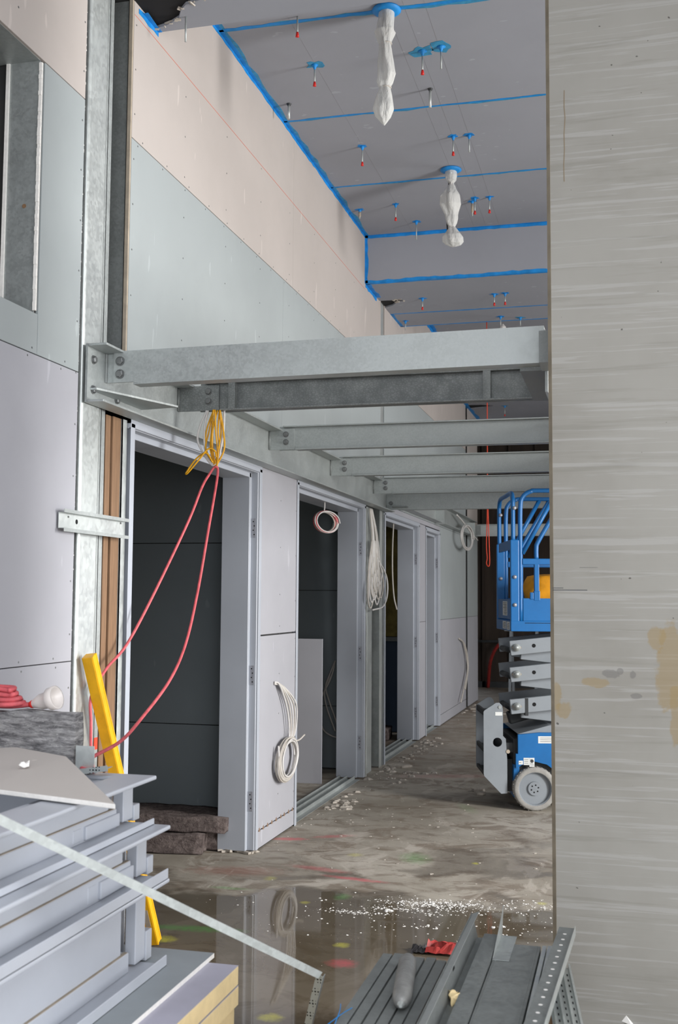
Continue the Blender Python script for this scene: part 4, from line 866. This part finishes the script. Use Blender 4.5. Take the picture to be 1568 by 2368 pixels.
# ================================================================== FLOOR DEBRIS
def heap(name, spots, smin, smax, m, label, n, flat=.35):
    b = MB(); rnd = random.Random(len(name)*7+n)
    for i in range(n):
        cx_, cy_, rx, ry = spots[rnd.randrange(len(spots))]; x = max(cx_+rnd.gauss(0, rx), -2.09); y = cy_+rnd.gauss(0, ry)
        s = smin+(smax-smin)*rnd.random()**3; h = s*flat; a = rnd.uniform(0, 6.28)
        pts = [(x+s*rnd.uniform(.6, 1.1)*math.cos(a+k*1.2566), y+s*rnd.uniform(.6, 1.1)*math.sin(a+k*1.2566)) for k in range(5)]
        k0 = len(b.v); b.v += [Vector((p[0], p[1], 0.0005)) for p in pts]+[Vector((x+(p[0]-x)*.6, y+(p[1]-y)*.6, h*rnd.uniform(.6, 1.2))) for p in pts]
        b.f += [(k0+k, k0+(k+1) % 5, k0+5+(k+1) % 5, k0+5+k) for k in range(5)]+[tuple(k0+5+k for k in range(5))]
    return tag(b.build(name, m), label, 'rubble', kind='stuff')
heap('plaster_crumbs', [(-1.27, 5.25, .10, .02), (-1.0, 5.47, .10, .022), (-.85, 5.52, .09, .022), (-1.12, 5.36, .09, .02), (-1.0, 5.50, .12, .05), (-.93, 5.42, .14, .05), (-.80, 5.50, .12, .06), (-.6, 5.3, .22, .22), (-.45, 5.6, .12, .06), (-1.2, 5.2, .35, .2)], .001, .008, 'crumb', 'white plaster crumbs scattered over the puddle edge', 2200)
heap('plaster_lumps', [(-.935, 5.30, .02, .01), (-.93, 5.48, .05, .015), (-1.27, 5.24, .05, .008), (-1.1, 5.33, .05, .012), (-.9, 5.1, .04, .02), (-.55, 5.2, .02, .02)], .006, .02, 'crumb', 'larger white plaster lumps in the middle of the puddle', 30)
heap('wall_rubble', [(-2.05, 8.3, .05, .35), (-2.03, 7.9, .05, .15), (-2.05, 9.7, .06, .25), (-1.98, 10.6, .07, .4), (-2.02, 11.4, .06, .25), (-2.0, 15.2, .15, .35), (-1.9, 9.2, .12, .2), (-1.75, 14.6, .2, .5)], .006, .05, 'rubble', 'plaster rubble along the foot of the wall past the pillar', 330, .3)
heap('floor_grit', [(-1.4, 7.5, .5, .6), (-1.2, 9.5, .5, .8), (-1.3, 6.6, .5, .4), (-1.9, 7.3, .15, .3), (-1.3, 12.5, .5, 1.5)], .002, .014, 'rubble', 'small grit scattered over the dry concrete floor', 420, .3)
for i, (x, y, s, lb) in enumerate(((-1.98, 9.78, .12, 'flat plaster flake at the foot of the second column'), (-1.13, 8.75, .07, 'pale board flake on the floor left of the lift'), (-1.10, 8.6, .06, 'small torn board flake near the lift ladder'), (-2.0, 15.1, .10, 'dark chunk at the foot of the far wall joint'))):
    q = MB(); pts = [(x+s*math.cos(a)*random.uniform(.7, 1.1), y+s*.7*math.sin(a)*random.uniform(.6, 1.1)) for a in (.1, 1.0, 2.2, 3.1, 4.2, 5.3)]
    q.prism(pts, 'z', 0.0, .022); tag(q.build('plaster_flake', 'rubble', bevel=.004), lb, 'rubble')
# red wrapper at the puddle
wr_ = thing('crumpled_wrapper', 'crumpled red and black film scrap lying in the puddle', 'litter', (-.8, 4.72, 0))
def crumple(x0, x1, y0, y1, h, m, seed, name):
    b = MB(); n = 9
    for i in range(n+1):
        for j in range(6):
            u, v = i/n, j/5; p = Vector((x0+(x1-x0)*u, y0+(y1-y0)*v, 0)); q = mnoise.noise(Vector((u*5+seed, v*4, 0)))
            b.v.append(p+Vector((.012*mnoise.noise(Vector((v*6, u*6, seed))), .012*q, .004+h*(.45+.8*q)*math.sin(PI*min(max(v, .08), .92)))))
    for i in range(n):
        for j in range(5): b.f.append((i*6+j, i*6+j+1, (i+1)*6+j+1, (i+1)*6+j))
    return b.build(name, m, wr_)
crumple(-.90, -.83, 4.72, 4.80, .03, 'black_p', 1, 'black_film'); crumple(-.84, -.70, 4.72, 4.88, .05, 'red_dull', 5, 'red_film'); crumple(-.72, -.655, 4.82, 4.90, .04, 'soil', 9, 'brown_film')

# ================================================================== FOREGROUND: BOARD PILE AND DOOR FRAMES
FX = -1.273
for i in range(8):
    dx = random.uniform(-.012, .004) if i < 7 else 0; dy = random.uniform(-.012, .008) if i < 7 else 0
    lb = ['bottom cream foam board of the pile', 'second cream foam board from the floor', 'third cream foam board from the floor', 'fourth cream foam board from the floor', 'fourth cream foam board from the top of the pile', 'third cream foam board from the top of the pile', 'second cream foam board from the top of the pile', 'topmost cream foam board of the pile under the grey sheet'][i]
    fb = thing('foam_board', lb, 'insulation', (-1.1+dx, 3.08+dy, i*.0555), group='cream foam boards')
    MB().box(-2.0+dx, -1.092+dx, .9, 3.085+dy, i*.0555+.001, (i+1)*.0555-.0012).build('foam_core', 'pu', fb, bevel=.002, seg=1)
    MB().box(-2.0+dx, -1.0922+dx, .9, 3.0848+dy, (i+1)*.0555-.0012, (i+1)*.0555-.0002).build('facing', 'pu_face', fb)
pbz = 8*.0555
sh = thing('board_sheet', 'grey faced plasterboard sheet on top of the foam boards', 'plasterboard', (-1.2, 3.1, pbz))
MB().box(-2.0, -1.184, .9, 3.13, pbz, pbz+.0125).build('gypsum_core', 'gypsum', sh); MB().box(-2.0, -1.1845, .9, 3.1295, pbz+.0125, pbz+.0134).build('face_paper', 'pb_top', sh)
def door_frame(xo, z0, z1, lip, ye, label, gz, strike=True, W=.70):
    o = thing('door_frame', label, 'door frame', (xo, ye, z0), group='stacked steel door frames')
    ya = .85; rc = .082; xw = xo-rc                       # face of the recessed wall
    # top flange: U-shaped plate
    MB().prism([(xo, ya), (xo, ye), (xo-W, ye), (xo-W, ya), (xo-W+.11, ya), (xo-W+.11, ye-.055), (xo-.115, ye-.055), (xo-.115, ya)], 'z', z1-.012, z1).build('top_flange', 'frame_f', o, bevel=.004)
    MB().box(xw-.02, xw, ya, ye-.140, gz+.0012, z1-.012).build('jamb_web', 'frame_f', o, bevel=.002, seg=1)
    lb_ = MB().box(xw-.02, xw+.008, ya, ye-.105, z0+.004, gz).build('rebate_band', 'frame_f', o, bevel=.002, seg=1)
    MB().box(xw-.006, xw+.006, ya, ye-.108, gz, gz+.0012).build('dusty_ledge', 'soil', o)
    MB().box(xw-.022, xw+.010, ye-.068, ye-.004, z0+.012, z1-.012).build('corner_post', 'frame_f', o, bevel=.002, seg=1)
    MB().box(xw-.078, xw-.055, ya, ye-.004, z0+.004, z1-.012).build('inner_web', 'frame_f', o)
    MB().box(xw-.02, xw+.014, ye-.004, ye+.035, z0+.004, z0+(z1-z0)*.36).build('corner_cleat', 'frame_f', o, bevel=.002, seg=1)
    MB().box(xw-.06, xo, ya, ye-.012, z0, z0+.004).box(xo-.004, xo, ya, ye-.012, z0, lip).build('bottom_flange', 'frame_f', o, bevel=.0015, seg=1)
    for y0, y1 in ((ye-.05, ye-.03),): MB().box(xo-W+.05, xw-.06, y0, y1, z0+.004, z1-.012).build('head_web', 'frame_f', o)
    MB().box(xo-W+.03, xo-W+.055, ya, ye-.02, z0, z1-.012).build('far_jamb_web', 'frame_f', o)
    if strike:
        MB().box(xw, xw+.016, ye-.30, ye-.10, z0+.010, gz-.012).build('anchor_box', 'frame_f', o, bevel=.002, seg=1)
        MB().box(xw, xw+.010, ye-.36, ye-.315, z0+.010, gz-.012).build('anchor_tab', 'frame_f', o, bevel=.002, seg=1)
    return o
f3z0 = pbz+.0135
door_frame(FX, f3z0, .698, .488, 3.0, 'bottom steel door frame of the stack, the deepest one', .515, False)
door_frame(FX, .6985, .847, .728, 3.0, 'middle steel door frame of the stack, with an anchor box', .765)
door_frame(-1.319, .8475, .985, .866, 3.0, 'topmost steel door frame of the stack, set back a little', .905)
# plasterboard offcut on the frames
of = thing('plasterboard_offcut', 'pale plasterboard offcut with a white broken edge lying on the frame stack', 'plasterboard', (-1.4, 2.7, 1.0))
Pn = [(-1.193, 2.472, .990), (-1.62, 2.585, .990), (-2.0, 2.68, .990), (-2.0, 3.10, 1.036), (-1.852, 3.033, 1.036), (-1.535, 2.86, 1.036)]
def layer(a, c, sh_=0):
    ctr = sum((Vector(p) for p in Pn), Vector())/len(Pn); q = [Vector(p)+(ctr-Vector(p))*sh_ for p in Pn]
    n = len(q); vs = [p+Vector((0, 0, a)) for p in q]+[p+Vector((0, 0, c)) for p in q]
    return MB().add(vs, [tuple(range(n))[::-1], tuple(range(n, 2*n))]+[(i, (i+1) % n, n+(i+1) % n, n+i) for i in range(n)])
layer(0, .0120).build('gypsum_core', 'gypsum', of, bevel=.002); layer(.0120, .0130, .006).build('face_paper', 'grey_board', of)
slab('plaster_chip', -1.60, 2.75, 1.033, .022, .016, .010, .4, 'gypsum', 'small white plaster chip lying on the offcut', 'rubble', .012, 11)
# mineral wool block behind it, with the red cable coil and its plug
slab('wool_block', -1.885, 3.01, .987, .60, .055, .165, .02, 'wool', 'grey mineral wool block on the stack behind the plasterboard offcut', 'insulation', .012, 4)
st = []
for i in range(4): st.append([(-2.05, 3.00+.013*i, 1.172+.017*i), (-1.90, 2.995+.012*i, 1.172+.016*i), (-1.82, 2.995+.010*i, 1.172+.013*i), (-1.775-.012*i, 3.01, 1.176+.013*i), (-1.775-.012*i, 3.03, 1.178+.013*i), (-1.83, 3.045, 1.178+.014*i), (-1.98, 3.05, 1.18+.014*i)])
st.append([(-1.92, 3.04, 1.235), (-1.84, 3.03, 1.21), (-1.785, 3.04, 1.182)]); st.append([(-1.95, 3.04, 1.165), (-1.82, 3.02, 1.166), (-1.755, 3.02, 1.172), (-1.735, 3.02, 1.175)])
rc_ = cable('red_cable_coil', st, .0078, 'red_cable', 'coil of thick red cable with a clear socket on the wool block', 'cable', 8)
pb_ = Vector((-1.735, 3.02, 1.175)); dv = Vector((1, -.1, .28)).normalized()
MB().tube_prof(pb_, dv, [(.009, -.01), (.012, .0), (.017, .012), (.024, .03), (.026, .055), (.034, .062), (.036, .085), (.030, .086), (.026, .07)], 18).build('clear_socket', 'plug', rc_, smooth=True)
MB().tube_prof(pb_, dv, [(.0092, -.012), (.0125, -.004), (.0125, .004), (.009, .006)], 12).build('gland', 'red_p', rc_, smooth=True)
# perforated bead pieces and bracket on the far head of the frames
pc = thing('perforated_bead', 'perforated zinc corner bead lying across the frame stack', 'metal strip', (-1.5, 2.93, .986))
MB().bar((-1.58, 2.925, .990), (-1.44, 2.945, 1.010), .036, .0015).build('wing', 'perf', pc); MB().bar((-1.58, 2.907, .990), (-1.44, 2.927, 1.010), .0015, .016).build('wing', 'perf', pc)
pc2 = thing('perforated_bracket', 'perforated zinc bracket leaning beside the wool block', 'metal strip', (-1.54, 2.985, .9855))
MB().box(-1.572, -1.512, 2.9855, 2.987, .9855, 1.062).build('back_leaf', 'galv_b', pc2); MB().box(-1.572, -1.505, 2.950, 2.9855, .9855, .987).build('perforated_leaf', 'perf', pc2)
# yellow spirit level leaning on the column
lv = thing('spirit_level', 'yellow spirit level leaning against the box column behind the frames', 'spirit level', (-2.0, 4.55, 0))
a, c = Vector((-1.99, 4.535, .012)), Vector((-2.098, 4.075, 1.262))
dl = (c-a).normalized(); up = Vector((0.05, -1, .2)); up = (up-dl*up.dot(dl)).normalized()
MB().bar(a, c, .046, .050, up).build('body', 'yellow', lv, bevel=.003)
rt = dl.cross(up).normalized()
for z_ in (-.019, .019): MB().bar(a+rt*.0235+up*z_, c+rt*.0235+up*z_, .002, .009, up).build('edge_rib', 'yellow', lv)
for t0, t1 in ((.40, .56), (.34, .385)): MB().bar(a.lerp(c, t0)+up*.0255, a.lerp(c, t1)+up*.0255, .034, .001, up).build('worn_label', 'label', lv)
MB().bar(a.lerp(c, .07)+up*.0255, a.lerp(c, .13)+up*.0255, .022, .002, up).build('vial_slot', 'soil', lv)
# bent perforated angle leaning over the stack
an = thing('bent_angle_profile', 'long bent galvanised angle leaning from the frame stack to the floor', 'metal strip', (-.96, 3.13, 0))
q0, q1, q2 = Vector((-1.315, 1.93, 1.095)), Vector((-.825, 3.0, .467)), Vector((-.962, 3.12, .0))
q0 = q1 + (Vector((-1.26, 2.072, 1.038))-q1)*1.12
MB().bar(q0, q1, .003, .020, (.2, -.3, 1)).build('upper_leaf', 'zinc', an); MB().bar(q0+Vector((-.012, .006, .006)), q1+Vector((-.012, .006, .006)), .024, .0015, (.2, -.3, 1)).build('upper_return', 'zinc', an)
MB().bar(q1, q2, .022, .0015, (0, -1, .1)).build('lower_leaf', 'perf', an); MB().bar(q1+Vector((.011, 0, 0)), q2+Vector((.011, 0, 0)), .0015, .02, (0, -1, .1)).build('lower_return', 'galv', an)

# ================================================================== FOREGROUND: STEEL PROFILES ON TIMBER BLOCKS
PZT = .45
for i, y in enumerate((2.3, 3.05)):
    for k in range(4):
        tag(MB().box(-.66, -.20, y-.05, y+.05, k*.098, (k+1)*.098).build('timber_block', 'wood', bevel=.004), ['lowest', 'second', 'third', 'topmost'][k]+' timber bearer under the steel profiles, '+['front', 'rear'][i]+' stack', 'timber', 'bearers under the profiles')
bz = 4*.098
def stud(x0, x1, y1, z0, z1, label, m='galv_d', yaw=0, t=.0012, lipd=.006, y0=1.4):
    o = thing('steel_profile', label, 'metal profile', (x0, y1, z0), group='steel profiles in the pile')
    MB().box(x0, x1, y0, y1, z1-t, z1).build('web', m, o); MB().box(x0, x0+t, y0, y1, z0, z1-t).build('flange', m, o); MB().box(x1-t, x1, y0, y1, z0, z1-t).build('flange', m, o)
    return o
nm = ['leftmost', 'second from the outside', 'third from the outside', 'fourth from the outside', 'fifth from the outside', 'innermost']
for i in range(6):
    x = -.712+i*.0328; stud(x+.0028, x+.0305, 3.285+.012*math.sin(i*2)-.003*i, bz, PZT+.001*(i % 2), 'narrow dull steel runner, %s of the six side by side' % nm[i])
# open channel standing on edge
oc = thing('steel_profile', 'open galvanised channel tilted on edge next to the six runners', 'metal profile', (-.49, 3.56, bz), group='steel profiles in the pile')
MB().bar((-.476, 1.4, .475), (-.474, 3.56, .475), .0014, .075, (-.25, 0, 1)).build('web', 'galv_d', oc); MB().bar((-.458, 1.4, .436), (-.456, 3.56, .436), .04, .0014, (-.05, 0, 1)).build('flange', 'galv_d', oc); MB().bar((-.472, 1.4, .512), (-.470, 3.56, .512), .022, .0014, (-.4, 0, 1)).build('flange', 'galv', oc)
MB().cyl((-.4745, 3.12, .47), (-.4735, 3.12, .47), .016, 14).build('service_hole', 'hole', oc)
stud(-.438, -.392, 3.52, bz, .462, 'medium dull steel stud between the open channel and the wide stud')
bl = thing('steel_profile', 'short bright channel end with a pointed blade sticking up', 'metal profile', (-.38, 3.55, bz), group='steel profiles in the pile')
MB().prism([(3.30, .452), (3.56, .452), (3.60, .53), (3.57, .515)], 'x', -.389, -.3875).build('blade', 'galv_b', bl); MB().box(-.388, -.34, 3.30, 3.54, .4535, .455).build('web', 'galv', bl)
o = stud(-.388, -.262, 3.47, bz, .452, 'widest dull steel stud with its web facing up', 'galv_d')
for x in (-.380, -.272): MB().box(x-.002, x+.002, 1.4, 3.468, .452, .4535).build('rolled_rib', 'galv_d', o)
for i, (x0, x1, y1, z1) in enumerate(((-.256, -.244, 3.47, .455), (-.240, -.226, 3.468, .457))):
    stud(x0, x1, y1, bz, z1, ['first', 'second'][i]+' thin bright flange stud beside the wide stud', 'galv_b')
pt = thing('perforated_tray', 'perforated steel channel with a row of holes against the concrete wall', 'cable tray', (-.2, 3.5, bz), group='steel profiles in the pile')
mtx = Matrix.Translation((-.184, 3.52, .5)) @ Matrix.Rotation(-.045, 4, 'Z')
MB().box(-.024, .022, -2.0, 0, -.0015, 0, mtx).build('web', 'galv_d', pt)
MB().box(.022, .0235, -2.0, 0, -.022, .006, mtx).build('side_wall', 'galv_b', pt); MB().box(-.0255, -.024, -2.0, 0, -.03, 0, mtx).build('side_wall', 'galv_d', pt)
for i in range(20):
    y = -.07-.055*i; MB().tube_prof(mtx @ Vector((-.002, y, .0002)), Vector((0, 0, 1)), [(.0055, 0), (.0055, .0004)], 12).build('slot', 'crumb', pt)
pu_ = thing('slotted_tray', 'slotted ribbed steel tray slanting out below the perforated channel', 'cable tray', (-.16, 3.4, bz), group='steel profiles in the pile')
mt2 = Matrix.Translation((-.176, 3.46, .40)) @ Matrix.Rotation(.118, 4, 'Z')
MB().box(-.075, .0, -1.9, 0, -.0015, 0, mt2).build('plate', 'galv_b', pu_)
for x in (-.002, -.022, -.045, -.066): MB().box(x-.003, x+.003, -1.9, -.0, 0, .012, mt2).build('rib', 'galv_b', pu_)
for x in (-.012, -.034, -.056):
    q = MB()
    for i in range(20): q.box(x-.0018, x+.0018, -.06-i*.045-.016, -.06-i*.045, 0, .0006, mt2)
    o = q.build('slot_row', 'hole', pu_)
# dusty foil tube lying on the runners
ft = thing('sealant_tube', 'dusty foil sealant sausage lying across the narrow runners', 'tube', (-.6, 3.0, PZT))
MB().tube_prof(Vector((-.612, 3.17, PZT+.026)), Vector((.14, -1, 0)).normalized(), [(.004, -.012), (.012, -.008), (.020, .006), (.0255, .03), (.026, .15), (.0255, .30), (.018, .335), (.006, .345)], 20).build('foil_skin', 'foil', ft, smooth=True)
MB().tube_prof(Vector((-.612, 3.17, PZT+.026))+Vector((.14, -1, 0)).normalized()*.345, Vector((.14, -1, 0)).normalized(), [(.006, 0), (.010, .008), (.004, .02)], 8).build('crimp', 'galv_b', ft)
tag(MB().tube(smoothpath([(-.722, 2.70, .455), (-.70, 2.76, .462), (-.69, 2.82, .456)], 6), .001, 6).tube(smoothpath([(-.705, 2.70, .455), (-.702, 2.74, .475), (-.715, 2.80, .47)], 6), .001, 6).build('blue_twine', 'blue_seal'), 'short blue twine ends on the outer runner', 'twine')
slab('foam_crumb', -.449, 2.98, .438, .026, .05, .018, .3, 'pu', 'cream foam crumb lying in the open channel', 'rubble', .010, 8)
